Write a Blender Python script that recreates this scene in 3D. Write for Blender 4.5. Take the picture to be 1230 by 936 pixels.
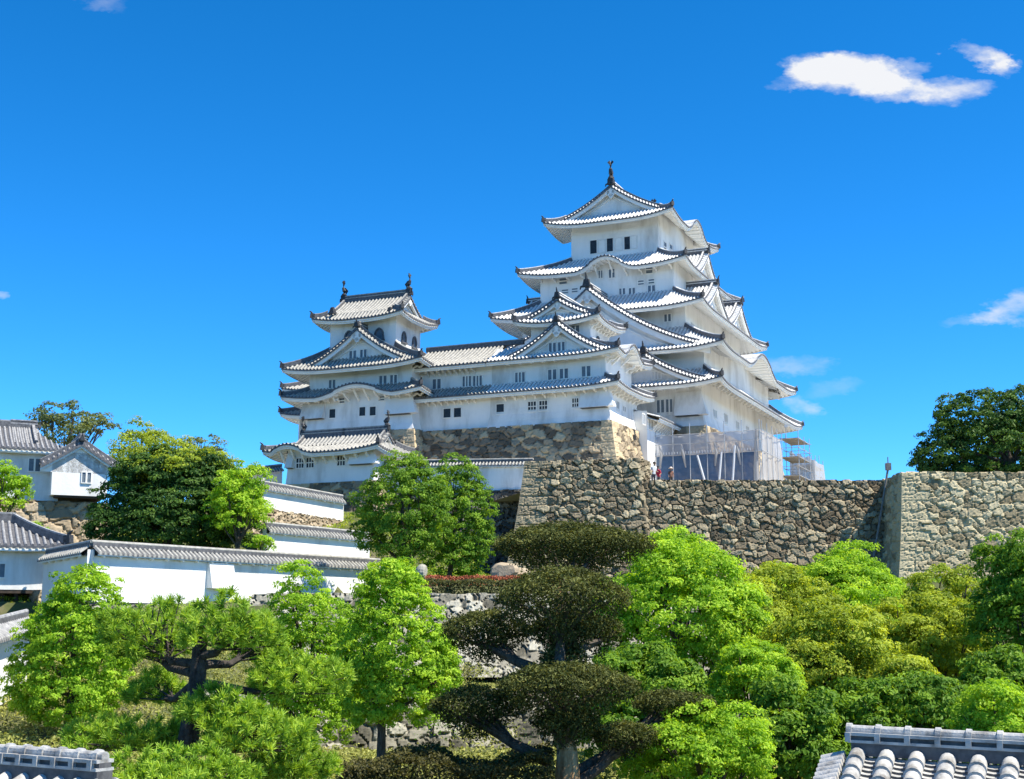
import bpy, math, random
import numpy as np
from math import radians as R_, sin, cos, pi

# ------------------------------------------------------------------ camera, sky, sun, exposure
scn = bpy.context.scene
for o in list(bpy.data.objects): bpy.data.objects.remove(o)
FPX, PIT, YAW = 1692.66, R_(10.07), R_(23.76)
cam_d = bpy.data.cameras.new('camera'); cam = bpy.data.objects.new('camera', cam_d); scn.collection.objects.link(cam)
cam.location = (0, 0, 0); cam.rotation_euler = (pi/2 + PIT, 0, 0)
cam_d.sensor_width = 36; cam_d.lens = 36 * FPX / 1230; cam_d.clip_start = .1; cam_d.clip_end = 12000
scn.camera = cam
SUN_EL = R_(57)
_a = R_(5)
UX, UY = cos(YAW), -sin(YAW); VX, VY = sin(YAW), cos(YAW)
SH = (cos(_a)*UX + sin(_a)*VX, cos(_a)*UY + sin(_a)*VY)
SD = (SH[0]*cos(SUN_EL), SH[1]*cos(SUN_EL), sin(SUN_EL))
sun_d = bpy.data.lights.new('sun', 'SUN'); sun_d.energy = 5; sun_d.angle = R_(.55); sun_d.color = (1, .93, .80)
sun = bpy.data.objects.new('sun', sun_d); scn.collection.objects.link(sun)
from mathutils import Vector
sun.rotation_euler = Vector(SD).to_track_quat('Z', 'Y').to_euler(); sun.location = (40, -30, 80)
w = bpy.data.worlds.new('World'); scn.world = w; w.use_nodes = True
nt = w.node_tree; nt.nodes.clear()
def wn(t, **k):
    n = nt.nodes.new(t)
    for a, b in k.items(): setattr(n, a, b)
    return n
sky = wn('ShaderNodeTexSky', sky_type='NISHITA', sun_disc=False, sun_elevation=SUN_EL, sun_rotation=math.atan2(SD[0], SD[1]))
sky.air_density = .6; sky.dust_density = .08; sky.ozone_density = 5; sky.altitude = 1500
hs = wn('ShaderNodeHueSaturation'); hs.inputs['Saturation'].default_value = 1.23; hs.inputs['Value'].default_value = 1.0; hs.inputs['Hue'].default_value = .494
bg = wn('ShaderNodeBackground'); bg.inputs[1].default_value = .15
out = wn('ShaderNodeOutputWorld')
gm = wn('ShaderNodeGamma'); gm.inputs[1].default_value = 1.12; nt.links.new(sky.outputs[0], gm.inputs[0]); nt.links.new(gm.outputs[0], hs.inputs['Color'])
# clouds high in the sky, laid out by direction
def ray(px, py):
    a = (px-615)/FPX; b = -(py-468)/FPX
    return np.array([a, cos(PIT)-b*sin(PIT), sin(PIT)+b*cos(PIT)])
tc = wn('ShaderNodeTexCoord'); sep = wn('ShaderNodeSeparateXYZ'); nt.links.new(tc.outputs['Generated'], sep.inputs[0])
def mth(op, a, b=None, c=None, clamp=False):
    n = wn('ShaderNodeMath', operation=op); n.use_clamp = clamp
    for i, q in enumerate((a, b, c)):
        if q is None: continue
        if isinstance(q, (int, float)): n.inputs[i].default_value = q
        else: nt.links.new(q, n.inputs[i])
    return n.outputs[0]
az = mth('DIVIDE', sep.outputs[0], mth('MAXIMUM', sep.outputs[1], .01))
elv = mth('DIVIDE', sep.outputs[2], mth('MAXIMUM', sep.outputs[1], .01))
comb = wn('ShaderNodeCombineXYZ'); nt.links.new(az, comb.inputs[0]); nt.links.new(elv, comb.inputs[1])
n1 = wn('ShaderNodeTexNoise'); n1.inputs['Scale'].default_value = 17; n1.inputs['Detail'].default_value = 7; n1.inputs['Roughness'].default_value = .62; n1.inputs['Distortion'].default_value = .15
mp = wn('ShaderNodeMapping'); mp.inputs['Scale'].default_value = (.8, 1.5, 1); nt.links.new(comb.outputs[0], mp.inputs[0]); nt.links.new(mp.outputs[0], n1.inputs[0])
n0 = wn('ShaderNodeTexNoise'); n0.inputs['Scale'].default_value = 22; n0.inputs['Detail'].default_value = 5; n0.inputs['Roughness'].default_value = .65; nt.links.new(mp.outputs[0], n0.inputs[0])
s0 = wn('ShaderNodeSeparateColor'); nt.links.new(n0.outputs['Color'], s0.inputs[0])
az = mth('ADD', az, mth('MULTIPLY_ADD', s0.outputs[0], .075, -.0375)); elv = mth('ADD', elv, mth('MULTIPLY_ADD', s0.outputs[1], .036, -.018))
def blob(px, py, rx, ry, tilt, amp):
    d = ray(px, py); ca, ce = d[0]/d[1], d[2]/d[1]
    rx /= FPX; ry /= FPX; t = R_(tilt)
    dx = mth('SUBTRACT', az, float(ca)); dy = mth('SUBTRACT', elv, float(ce))
    a = mth('MULTIPLY_ADD', dx, cos(t)/rx, mth('MULTIPLY', dy, sin(t)/rx))
    b = mth('MULTIPLY_ADD', dy, cos(t)/ry, mth('MULTIPLY', dx, -sin(t)/ry))
    r2 = mth('ADD', mth('MULTIPLY', a, a), mth('MULTIPLY', b, b))
    return mth('MULTIPLY', mth('SUBTRACT', 1.0, mth('MINIMUM', r2, 1.0)), amp)
tot = None
for bl in [(1010, 86, 86, 34, 0, 1.15), (968, 78, 50, 26, 0, .55), (1070, 104, 62, 26, -3, .75), (1140, 112, 70, 22, 4, .62), (1178, 69, 42, 17, -25, .62), (1205, 80, 30, 14, -25, .35), (945, 100, 36, 12, 0, .3), (1100, 78, 40, 14, 0, .3),
           (948, 443, 55, 14, 0, .3), (968, 488, 40, 14, -12, .45), (1222, 370, 60, 22, 14, .5), (1170, 384, 50, 12, 8, .2), (1000, 468, 50, 14, 0, .16), (130, 3, 50, 12, 0, .18), (5, 355, 20, 9, 0, .3)]:
    q = blob(*bl); tot = q if tot is None else mth('ADD', tot, q)
n2 = wn('ShaderNodeTexNoise'); n2.inputs['Scale'].default_value = 75; n2.inputs['Detail'].default_value = 5; nt.links.new(mp.outputs[0], n2.inputs[0])
nn_ = mth('ADD', mth('MULTIPLY_ADD', n1.outputs[0], 2.3, -1.15), mth('MULTIPLY_ADD', n2.outputs[0], .9, -.45))
dens = mth('MULTIPLY_ADD', nn_, mth('MULTIPLY', tot, 1.5, clamp=True), mth('MULTIPLY_ADD', tot, 1.0, -.06))
dens = mth('MULTIPLY', mth('MAXIMUM', dens, 0), 1.15, clamp=True)
dens = mth('POWER', dens, 1.25)
mix = wn('ShaderNodeMix', data_type='RGBA'); nt.links.new(dens, mix.inputs[0]); nt.links.new(hs.outputs[0], mix.inputs[6]); mix.inputs[7].default_value = (3.3, 3.36, 3.5, 1)
nt.links.new(mix.outputs[2], bg.inputs[0]); nt.links.new(bg.outputs[0], out.inputs[0])
scn.view_settings.view_transform = 'Standard'; scn.view_settings.look = 'None'; scn.view_settings.gamma = 1
scn.view_settings.use_curve_mapping = False; scn.view_settings.exposure = .86
scn.cycles.max_bounces = 6; scn.cycles.transparent_max_bounces = 6

# ------------------------------------------------------------------ pixel -> place helpers (every thing then has its own depth)
KO = np.array([12.09, 135., 0.])
Uv = np.array([UX, UY, 0]); Vv = np.array([VX, VY, 0])
def at(px, py, Y):
    d = ray(px, py); return d*Y/d[1]
def front(px, py, v):
    d = ray(px, py); p = d*((KO@Vv+v)/(d@Vv)); return (p-KO)@Uv, p[2]
def side(px, py, u):
    d = ray(px, py); p = d*((KO@Uv+u)/(d@Uv)); return (p-KO)@Vv, p[2]
def C2W(u, v, z): p = KO+u*Uv+v*Vv; return (p[0], p[1], z)

# ------------------------------------------------------------------ mesh collector
class M:
    def __init__(s): s.v = []; s.f = []; s.n = 0
    def add(s, v, f, mat=0):
        v = np.asarray(v, float).reshape(-1, 3); f = np.asarray(f, int)
        if f.ndim == 1: f = f[None]
        m = np.broadcast_to(np.asarray(mat, int), (len(f),))
        s.v.append(v); s.f.append((f+s.n, m)); s.n += len(v)
    def grid(s, P, mat=0, flip=False):          # P (rows, cols, 3); mat scalar or per column-cell
        P = np.asarray(P, float); r, c = P.shape[:2]
        i = np.arange(r*c).reshape(r, c)
        q = np.stack([i[:-1, :-1], i[:-1, 1:], i[1:, 1:], i[1:, :-1]], -1).reshape(-1, 4)
        if flip: q = q[:, ::-1]
        m = np.asarray(mat)
        if m.ndim == 1: m = np.tile(m, r-1)
        s.add(P.reshape(-1, 3), q, m)
    def hexa(s, p, mat=0):                      # 4 bottom ccw, 4 top ccw
        s.add(p, [[3, 2, 1, 0], [4, 5, 6, 7], [0, 1, 5, 4], [1, 2, 6, 5], [2, 3, 7, 6], [3, 0, 4, 7]], mat)
    def box(s, x0, x1, y0, y1, z0, z1, mat=0):
        s.hexa([(x0, y0, z0), (x1, y0, z0), (x1, y1, z0), (x0, y1, z0), (x0, y0, z1), (x1, y0, z1), (x1, y1, z1), (x0, y1, z1)], mat)
    def beam(s, a, b, w, h, mat=0, up=(0, 0, 1)):
        a = np.array(a, float); b = np.array(b, float); d = b-a; d /= np.linalg.norm(d)+1e-9
        l = np.cross(up, d); l /= np.linalg.norm(l)+1e-9; u = np.cross(d, l)
        l = l*w/2; u = u*h/2
        s.hexa([a-l-u, a+l-u, b+l-u, b-l-u, a-l+u, a+l+u, b+l+u, b-l+u], mat)
    def tube(s, pts, rad, n=7, mat=0, sx=1.0):
        pts = np.array(pts, float); k = len(pts); rad = np.broadcast_to(rad, (k,))
        t = np.gradient(pts, axis=0); t /= np.linalg.norm(t, axis=1)[:, None]+1e-9
        ref = np.array([0.13, .95, .1]) if abs(t[0][2]) > .8 else np.array([0, 0, 1.])
        a = np.cross(t, ref); a /= np.linalg.norm(a, axis=1)[:, None]+1e-9; b = np.cross(t, a)
        th = np.arange(n+1)/n*2*pi
        P = pts[:, None]+rad[:, None, None]*(np.cos(th)[None, :, None]*a[:, None]*sx+np.sin(th)[None, :, None]*b[:, None])
        s.grid(P, mat)
        for e, fl in ((0, 0), (k-1, 1)):
            s.add(P[e, :n], [list(range(n)) if fl else list(range(n))[::-1]], mat)
    def build(s, name, mats, parent=None, org=(0, 0, 0), smooth=False, loc=None, attr=None):
        v = np.concatenate(s.v)-np.array(org) if s.v else np.zeros((0, 3))
        tot, idx, mi = [], [], []
        for f, m in s.f:
            tot.append(np.full(len(f), f.shape[1])); idx.append(f.ravel()); mi.append(m)
        tot = np.concatenate(tot); idx = np.concatenate(idx); mi = np.concatenate(mi)
        me = bpy.data.meshes.new(name)
        me.vertices.add(len(v)); me.vertices.foreach_set('co', v.astype(np.float32).ravel())
        me.loops.add(len(idx)); me.loops.foreach_set('vertex_index', idx.astype(np.int32))
        me.polygons.add(len(tot)); st = np.concatenate([[0], np.cumsum(tot)[:-1]])
        me.polygons.foreach_set('loop_start', st.astype(np.int32)); me.polygons.foreach_set('loop_total', tot.astype(np.int32))
        me.polygons.foreach_set('material_index', mi.astype(np.int32))
        me.polygons.foreach_set('use_smooth', np.full(len(tot), bool(smooth)))
        if attr is not None:
            a = me.attributes.new('tint', 'FLOAT', 'POINT' if len(attr) == len(v) else 'FACE'); a.data.foreach_set('value', np.asarray(attr, np.float32))
        me.update(calc_edges=True); me.validate()
        for m in (mats if isinstance(mats, (list, tuple)) else [mats]): me.materials.append(m)
        ob = bpy.data.objects.new(name, me); scn.collection.objects.link(ob)
        if parent: ob.parent = parent
        if loc is not None: ob.location = loc
        return ob
def tag(o, label=None, cat=None, group=None, kind=None):
    for k, v in (('label', label), ('category', cat), ('group', group), ('kind', kind)):
        if v: o[k] = v
    return o
def thing(name, label, cat, loc, rotz=0, group=None):
    o = bpy.data.objects.new(name, None); scn.collection.objects.link(o); o.location = loc; o.rotation_euler = (0, 0, rotz); o.empty_display_size = .5
    return tag(o, label, cat, group)

# ------------------------------------------------------------------ materials
def mat(name, c1, c2=None, rough=.8, nscale=3., bump=.0, bscale=20., attr=False, transl=0., spec=.3, c3=None, detail=4, metal=0., stretch=None, tr_col=None):
    m = bpy.data.materials.new(name); m.use_nodes = True; t = m.node_tree; N = t.nodes; L = t.links
    b = N['Principled BSDF']; b.inputs['Roughness'].default_value = rough; b.inputs['Specular IOR Level'].default_value = spec; b.inputs['Metallic'].default_value = metal
    tcn = N.new('ShaderNodeTexCoord'); src = tcn.outputs['Object']
    if stretch:
        mpn = N.new('ShaderNodeMapping'); mpn.inputs['Scale'].default_value = stretch; L.new(src, mpn.inputs[0]); src = mpn.outputs[0]
    c2 = c2 or c1
    nz = N.new('ShaderNodeTexNoise'); nz.inputs['Scale'].default_value = nscale; nz.inputs['Detail'].default_value = detail; nz.inputs['Roughness'].default_value = .6; L.new(src, nz.inputs[0])
    cr = N.new('ShaderNodeValToRGB'); cr.color_ramp.elements[0].position = .32; cr.color_ramp.elements[1].position = .68
    cr.color_ramp.elements[0].color = (*c1, 1); cr.color_ramp.elements[1].color = (*c2, 1)
    if c3: e = cr.color_ramp.elements.new(.5); e.color = (*c3, 1)
    if attr:
        at_ = N.new('ShaderNodeAttribute'); at_.attribute_name = 'tint'
        ma = N.new('ShaderNodeMath'); ma.operation = 'MULTIPLY_ADD'; ma.inputs[1].default_value = .72
        mb = N.new('ShaderNodeMath'); mb.operation = 'MULTIPLY'; mb.inputs[1].default_value = .28
        L.new(nz.outputs[0], mb.inputs[0]); L.new(at_.outputs['Fac'], ma.inputs[0]); L.new(mb.outputs[0], ma.inputs[2]); L.new(ma.outputs[0], cr.inputs[0])
        cr.color_ramp.elements[0].position = .12; cr.color_ramp.elements[-1].position = .88
    else: L.new(nz.outputs[0], cr.inputs[0])
    L.new(cr.outputs[0], b.inputs['Base Color'])
    if bump:
        n2 = N.new('ShaderNodeTexNoise'); n2.inputs['Scale'].default_value = bscale; n2.inputs['Detail'].default_value = 5; L.new(tcn.outputs['Object'], n2.inputs[0])
        bp = N.new('ShaderNodeBump'); bp.inputs['Strength'].default_value = bump; bp.inputs['Distance'].default_value = .05; L.new(n2.outputs[0], bp.inputs['Height']); L.new(bp.outputs[0], b.inputs['Normal'])
    if transl:
        tr = N.new('ShaderNodeBsdfTranslucent'); mx = N.new('ShaderNodeMixShader'); mx.inputs[0].default_value = transl
        if tr_col:
            mc = N.new('ShaderNodeMix'); mc.data_type = 'RGBA'; mc.blend_type = 'MULTIPLY'; mc.inputs[0].default_value = 1; L.new(cr.outputs[0], mc.inputs[6]); mc.inputs[7].default_value = (*tr_col, 1); L.new(mc.outputs[2], tr.inputs[0])
        else: L.new(cr.outputs[0], tr.inputs[0])
        o = N['Material Output']; L.new(b.outputs[0], mx.inputs[1]); L.new(tr.outputs[0], mx.inputs[2]); L.new(mx.outputs[0], o.inputs[0])
    return m
PL = mat('white_plaster', (.52, .505, .47), (.84, .83, .80), .85, .55, .2, 6, detail=9, stretch=(1, 1, .3), c3=(.77, .765, .74))
PLT = mat('white_plaster_trim', (.74, .73, .69), (.84, .83, .79), .8, 1.2)
PLO = mat('aged_plaster', (.55, .52, .46), (.80, .78, .72), .85, .7, .2, 6, detail=8, stretch=(1, 1, .4), c3=(.76, .74, .69))
RT = mat('pale_roof_tile', (.46, .46, .45), (.80, .79, .76), .6, 5, c3=(.68, .67, .65))
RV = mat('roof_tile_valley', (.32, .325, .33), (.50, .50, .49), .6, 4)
RE = mat('roof_tile_edge', (.06, .063, .07), (.15, .15, .16), .6, 6)
IT = mat('grey_roof_tile', (.22, .215, .20), (.44, .425, .385), .6, 4, c3=(.34, .33, .295), detail=8)
OT = mat('old_roof_tile', (.17, .17, .18), (.40, .40, .39), .6, 7, c3=(.28, .28, .28), detail=6)
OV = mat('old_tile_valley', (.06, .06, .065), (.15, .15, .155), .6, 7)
DK = mat('dark_window', (.012, .014, .018), (.03, .034, .04), .35, 3)
GW = mat('window_shade', (.10, .13, .16), (.16, .2, .24), .5, 3)
WD = mat('dark_wood', (.03, .022, .016), (.07, .05, .035), .7, 3)
BR = mat('bronze_dark', (.02, .022, .024), (.06, .062, .066), .5, 8)
STG = mat('weathered_wall_stone', (.13, .10, .062), (.42, .355, .23), .9, 2.2, .6, 9, attr=True, c3=(.26, .21, .135))
STD = mat('dark_wall_stone', (.05, .045, .038), (.24, .21, .16), .9, 2.2, .6, 9, attr=True, c3=(.12, .11, .09))
STL = mat('pale_cut_stone', (.22, .175, .10), (.56, .48, .30), .9, 2.2, .5, 9, attr=True, c3=(.42, .355, .22))
STB = mat('castle_base_stone', (.10, .08, .055), (.56, .44, .27), .9, 1.6, .5, 9, attr=True, c3=(.27, .215, .145))
STW = mat('warm_wall_stone', (.20, .15, .09), (.46, .37, .25), .9, 2, .5, 9, attr=True, c3=(.34, .27, .18))
STR = mat('pale_rubble', (.08, .075, .055), (.44, .42, .34), .9, 3, .5, 12, attr=True, c3=(.25, .235, .185))

# ------------------------------------------------------------------ roofs and walls of the castle
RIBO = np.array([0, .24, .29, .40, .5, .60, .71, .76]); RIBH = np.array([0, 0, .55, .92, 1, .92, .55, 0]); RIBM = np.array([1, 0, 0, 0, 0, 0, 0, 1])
def ribcols(L, pitch):
    n = max(1, int(round(L/pitch))); p = L/n
    a = (np.arange(n)[:, None]+RIBO[None]).ravel()*p
    return np.append(a, L), np.append(np.tile(RIBH, n), 0), np.tile(RIBM, n)
class Skirt:
    """hipped skirt roof between a wall rectangle and an eave rectangle"""
    def __init__(s, outr, inn, ze, zi, ov, lift=.45, bumps=None, pitch=.36, sides='FRBL', rh=.11, th=.36, brk='', name='roof', R=4.5):
        s.outr, s.inn, s.ze, s.zi, s.ov, s.lift, s.bumps, s.pitch, s.sides, s.rh, s.th, s.brk, s.name, s.R = outr, inn, ze, zi, ov, lift, bumps or {}, pitch, sides, rh, th, brk, name, R
        x0, x1, y0, y1 = outr; i0, i1, j0, j1 = inn
        s.sd = {'F': ((x0, y0), (1, 0), (0, -1), x1-x0, i0-x0, x1-i1, j0-y0, 'L', 'R'),
                'R': ((x1, y0), (0, 1), (1, 0), y1-y0, j0-y0, y1-j1, x1-i1, 'F', 'B'),
                'B': ((x1, y1), (-1, 0), (0, 1), x1-x0, x1-i1, i0-x0, y1-j1, 'R', 'L'),
                'L': ((x0, y1), (0, -1), (-1, 0), y1-y0, y1-j1, j0-y0, i0-x0, 'B', 'F')}
    def H(s, k, a, d):
        st, al, no, L, hA, hB, D, nA, nB = s.sd[k]
        t = np.clip(d/D, 0, 1.2); z = s.ze+(s.zi-s.ze)*(.70*t+.30*t*t)
        R = min(s.R, L*.42)
        for cond, x in ((nA in s.sides, a-hA*t), (nB in s.sides, L-a-hB*t)):
            if cond: z = z+s.lift*np.clip(1-x/R, 0, 1)**2.2*(1-np.minimum(t, 1))**1.4
        for c, hw, h in s.bumps.get(k, []):
            q = np.clip(np.abs(a-c)/hw, 0, 1); bz = s.ze+h*(.5*(1+np.cos(pi*q)))**.85-.10*np.sin(pi*q)**2*(q > .5)
            z = np.where(q < 1, np.maximum(z, bz) if True else z, z)
        return z
    def P(s, k, a, d, z):
        st, al, no, *_ = s.sd[k]
        a, d, z = np.broadcast_arrays(a, d, z)
        return np.stack([st[0]+al[0]*a-no[0]*d, st[1]+al[1]*a-no[1]*d, z], -1)
    def dmax(s, k, a, cap):
        st, al, no, L, hA, hB, D, *_ = s.sd[k]
        m = np.ones_like(a)
        if hA > .01: m = np.minimum(m, a/hA)
        if hB > .01: m = np.minimum(m, (L-a)/hB)
        return np.minimum(np.clip(m, 0, 1)*D, cap)
    def build(s, parent, org, mats, tip=True):
        t_ = M(); e_ = M(); hips = []
        for k in s.sides:
            st, al, no, L, hA, hB, D, nA, nB = s.sd[k]
            a, rh, rm = ribcols(L, s.pitch)
            dm = s.dmax(k, a, 99); row = np.linspace(0, 1, 12 if k in s.bumps else 7)[:, None]
            d = row*dm[None]; z = s.H(k, a[None]+0*d, d)+rh[None]*s.rh
            t_.grid(s.P(k, a[None], d, z), rm, flip=False)
            z0 = s.H(k, a, 0*a)
            dd = np.array([[0.], [0.]]); zz = np.stack([z0+rh*s.rh, z0-.10])
            t_.grid(s.P(k, a[None], dd-.03, zz)[::-1], np.where(rm == 0, 2, 2))
            # round end tiles: small pale discs along the eave
            # fascia and soffit
            n = max(2, int(round(L/.42))); p = L/n
            ca = np.append((np.arange(n)[:, None]+np.array([0, .5, .52, .98])[None]).ravel()*p, L); cz = np.append(np.tile([0, 0, 1., 1.], n), 0)
            f0 = s.H(k, ca, 0*ca)
            e_.grid(s.P(k, ca[None], np.array([[.06], [.06]]), np.stack([f0-.08, f0-.08-.16])), 0, flip=True)
            e_.grid(s.P(k, ca[None], np.array([[.06], [.16], [.16]]), np.stack([f0-.24, f0-.24, f0-s.th])), 0, flip=True)
            dm2 = s.dmax(k, ca, s.ov+.1); rr = np.linspace(0, 1, 6)[:, None]
            d2 = .16+rr*np.maximum(dm2-.16, 0)[None]; d2 = np.minimum(d2, np.maximum(dm2, .0)[None]+.0*rr)
            e_.grid(s.P(k, ca[None], d2, s.H(k, ca[None]+0*d2, d2)-s.th+cz[None]*.09), 0, flip=True)
            if k in s.brk:
                nb = int((L-hA-hB+2)/1.15)
                for i in range(nb+1):
                    x = s.ov+.15+(L-2*s.ov-.3)*i/max(nb, 1)
                    zt = float(s.H(k, np.array(x), np.array(s.ov*.45)))-s.th-.02; zw = float(s.H(k, np.array(x), np.array(s.ov)))-s.th-.85
                    pp = [s.P(k, x, s.ov+.05, zw), s.P(k, x, s.ov*.80, zw+.28), s.P(k, x, s.ov*.58, zt-.22), s.P(k, x, s.ov*.42, zt+.04)]
                    for q in range(3): e_.beam(pp[q], pp[q+1], .15, .15)
            # hip ridge at this side's end corner
            if nB in s.sides:
                h_ = M(); o_ = M(); hips.append((h_, o_))
                tt = np.linspace(0.0, 1, 9); ax = L-hB*tt; dx = D*tt
                hz = s.H(k, ax, dx)
                q = s.P(k, ax, dx, hz+.16)
                for i in range(8):
                    h_.beam(q[i], q[i+1], .26, .34, 1); h_.beam(q[i]+(0, 0, .2), q[i+1]+(0, 0, .2), .2, .09, 0)
                if tip:
                    dr = q[0]-q[1]; dr[2] = 0; dr /= np.linalg.norm(dr); b = q[0]
                    o_.beam(b-dr*.25+(0, 0, .04), b+dr*.14+(0, 0, .08), .26, .38)
                    o_.tube([b-dr*.05+(0, 0, .22), b+dr*.06+(0, 0, .38), b+dr*.2+(0, 0, .46)], [.10, .07, .035], 5)
        r = t_.build(s.name, mats, parent, org)
        e_.build('eave', PLT, r, org)
        for h_, o_ in hips:
            h_.build('hip_ridge', [mats[0], RE], r, org)
            if o_.v: o_.build('ridge_end_tile', BR, r, org)
        s.obj = r
        return r
    def top(s, rect):                            # heights under the roof along a wall rectangle
        def f(k, x, y):
            st = s.sd[k][0]; al = s.sd[k][1]; no = s.sd[k][2]
            a = (x-st[0])*al[0]+(y-st[1])*al[1]; d = -((x-st[0])*no[0]+(y-st[1])*no[1])
            return s.H(k, np.array(a), np.array(d))-s.th+.2 if k in s.sides else s.ze+.6
        return f
def walls(parent, org, rect, z0, top, name='wall', m=None, flare=0):
    x0, x1, y0, y1 = rect; w_ = M()
    for k, A, B in (('F', (x0, y0), (x1, y0)), ('R', (x1, y0), (x1, y1)), ('B', (x1, y1), (x0, y1)), ('L', (x0, y1), (x0, y0))):
        n = 41; tt = np.linspace(0, 1, n); X = A[0]+(B[0]-A[0])*tt; Y = A[1]+(B[1]-A[1])*tt
        Z = np.array([float(top(k, x, y)) for x, y in zip(X, Y)]) if callable(top) else np.full(n, top)
        rows = [np.stack([X, Y, np.full(n, z0)], -1)]
        if flare:
            cx, cy = (x0+x1)/2, (y0+y1)/2
            rows = []
            for q, e in ((0, 1), (.33, .45), (.66, .12), (1, 0)):
                rows.append(np.stack([X+np.sign(X-cx)*flare*e*(np.abs(X-cx) > (x1-x0)/2-1e-3), Y+np.sign(Y-cy)*flare*e*(np.abs(Y-cy) > (y1-y0)/2-1e-3), np.full(n, z0+q*1.6)], -1))
        rows.append(np.stack([X, Y, Z], -1))
        w_.grid(np.stack(rows), 0)
    w_.add([(x0, y0, z0), (x1, y0, z0), (x1, y1, z0), (x0, y1, z0)], [[3, 2, 1, 0]])
    return w_.build(name, m or PL, parent, org)
def gable(parent, org, dirn, c, nf, nb, hw, zp, zb, k=.4, band=.6, ped=.75, mats=None, pitch=.36, bw=.42, orn=1.0, name='gable', vent=True, inner=True, kb=None, pend=True):
    """gabled roof whose front faces dirn; ridge runs back; n is the outward distance"""
    mats = mats or [RT, RV, RE]
    def T(l, n, z):
        l, n, z = np.broadcast_arrays(l, n, z)
        if dirn == 'F': return np.stack([c+l, -n, z], -1)
        if dirn == 'B': return np.stack([c-l, n, z], -1)
        if dirn == 'R': return np.stack([n, c+l, z], -1)
        return np.stack([-n, c-l, z], -1)
    G = lambda l: zp-(zp-zb)*((np.abs(l)/hw)+k*(np.abs(l)/hw)*(1-np.abs(l)/hw))
    t_ = M(); b_ = M(); p_ = M(); r_ = M(); o_ = M()
    Lb = nf-band-nb
    if Lb > .1:
        a, rh, rm = ribcols(Lb, pitch)
        for sg in (-1, 1):
            l = np.linspace(0, hw, 10)[:, None]*sg
            t_.grid(T(l, nb+a[None], G(l)+rh[None]*.1), rm, flip=(sg > 0))
    arc = hw*1.15; a, rh, rm = ribcols(arc, .34)
    for sg in (-1, 1):
        l = (a/arc*hw*sg)[None]; nn = np.array([[nf-band], [nf]]); dz = np.array([[.04], [-.16]])
        t_.grid(T(l, nn, G(l)+dz+rh[None]*.12), rm, flip=(sg < 0))
        t_.grid(T(l, np.array([[nf], [nf]]), G(l)+np.stack([-.16+rh*.12, -.30+0*rh])), 2, flip=(sg < 0))
        ls = np.linspace(0, hw, 13)*sg
        q = T(ls, nf-band, G(ls)+.13)
        for i in range(12): r_.beam(q[i], q[i+1], .22, .26, 1); r_.beam(q[i]+(0, 0, .15), q[i+1]+(0, 0, .15), .16, .07, 0)
        lb = np.linspace(0, hw, 13)[None]*sg; g0 = G(lb)
        zz = np.concatenate([g0-.24, g0-.24-bw, g0-.24-bw, g0-.3]); nn = np.array([[nf-.1], [nf-.1], [nf-.3], [nf-.3]])
        b_.grid(T(lb, nn, zz), 0, flip=(sg > 0))
        b_.grid(T(lb, np.array([[nf-.3], [nf-ped-.02]]), np.concatenate([g0-.34, g0-.34])), 0, flip=(sg > 0))
        if inner:
            hi = hw*.72; li = np.linspace(0, hi, 11)[None]*sg; gi = G(li*hw/hi)*.0+(zp-bw-.55)-((zp-bw-.55)-(zb+.12))*((np.abs(li)/hi)+k*(np.abs(li)/hi)*(1-np.abs(li)/hi))
            b_.grid(T(li, np.array([[nf-ped+.1], [nf-ped+.1], [nf-ped-.01]]), np.concatenate([gi, gi-.14, gi-.14])), 0, flip=(sg > 0))
    lp = np.linspace(-hw, hw, 33)[None]
    p_.grid(T(lp, nf-ped, np.concatenate([G(lp)-.28, np.full_like(lp, zb-.5)])), 0)
    if pend and bw > .25:
        w0 = .5*min(1.3, hw/3.5)
        for (dx, dz, r) in ((0, 0, 1), (-.55, .1, .6), (.55, .1, .6), (0, -.5, .55)):
            th = np.arange(8)/8*2*pi; cc = zp-.3-bw-.1
            ring = [T(w0*(dx+r*.62*cos(q)), nf-.06, cc+w0*(dz+r*.62*sin(q))) for q in th]; back = [T(w0*(dx+r*.62*cos(q)), nf-.2, cc+w0*(dz+r*.62*sin(q))) for q in th]
            b_.add(ring+back, [list(range(8))]); b_.add(ring+back, [[i, (i+1) % 8, 8+(i+1) % 8, 8+i] for i in range(8)])
    for z0, z1, w_, mi in ((zp-.1, zp+.2, .36, 1), (zp+.2, zp+.27, .42, 0), (zp+.27, zp+.42, .3, 1), (zp+.42, zp+.5, .34, 0)):
        r_.beam(T(0, nb, (z0+z1)/2), T(0, nf-.12, (z0+z1)/2), w_, z1-z0, mi)
    if orn:
        s_ = orn*.82; b = T(0, nf, zp)
        f = T(0, nf+1, zp)-b
        lt = T(1, nf, zp)-b
        o_.hexa([b-lt*.34*s_-f*.2, b+lt*.34*s_-f*.2, b+lt*.34*s_+f*.12, b-lt*.34*s_+f*.12]+[b+x*lt*.2*s_+y*f+(0, 0, .62*s_) for x, y in ((-1, -.2), (1, -.2), (1, .12), (-1, .12))])
        o_.tube([b+(0, 0, .5*s_), b+(0, 0, .85*s_)+f*.05, b+(0, 0, 1.15*s_)+f*.2*s_], [.15*s_, .1*s_, .04*s_], 6)
        for sg in (-1, 1): o_.tube([b+lt*sg*.2*s_+(0, 0, .1), b+lt*sg*.5*s_+(0, 0, .02), b+lt*sg*.55*s_+(0, 0, -.2*s_)], [.12*s_, .09*s_, .05*s_], 5)
    g = t_.build(name, mats, parent, org)
    b_.build('bargeboard', PLT, g, org); p_.build('gable_wall', PL, g, org); r_.build('ridge', [mats[0], RE], g, org)
    if orn: o_.build('ridge_end_tile', BR, g, org)
    return g
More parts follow.
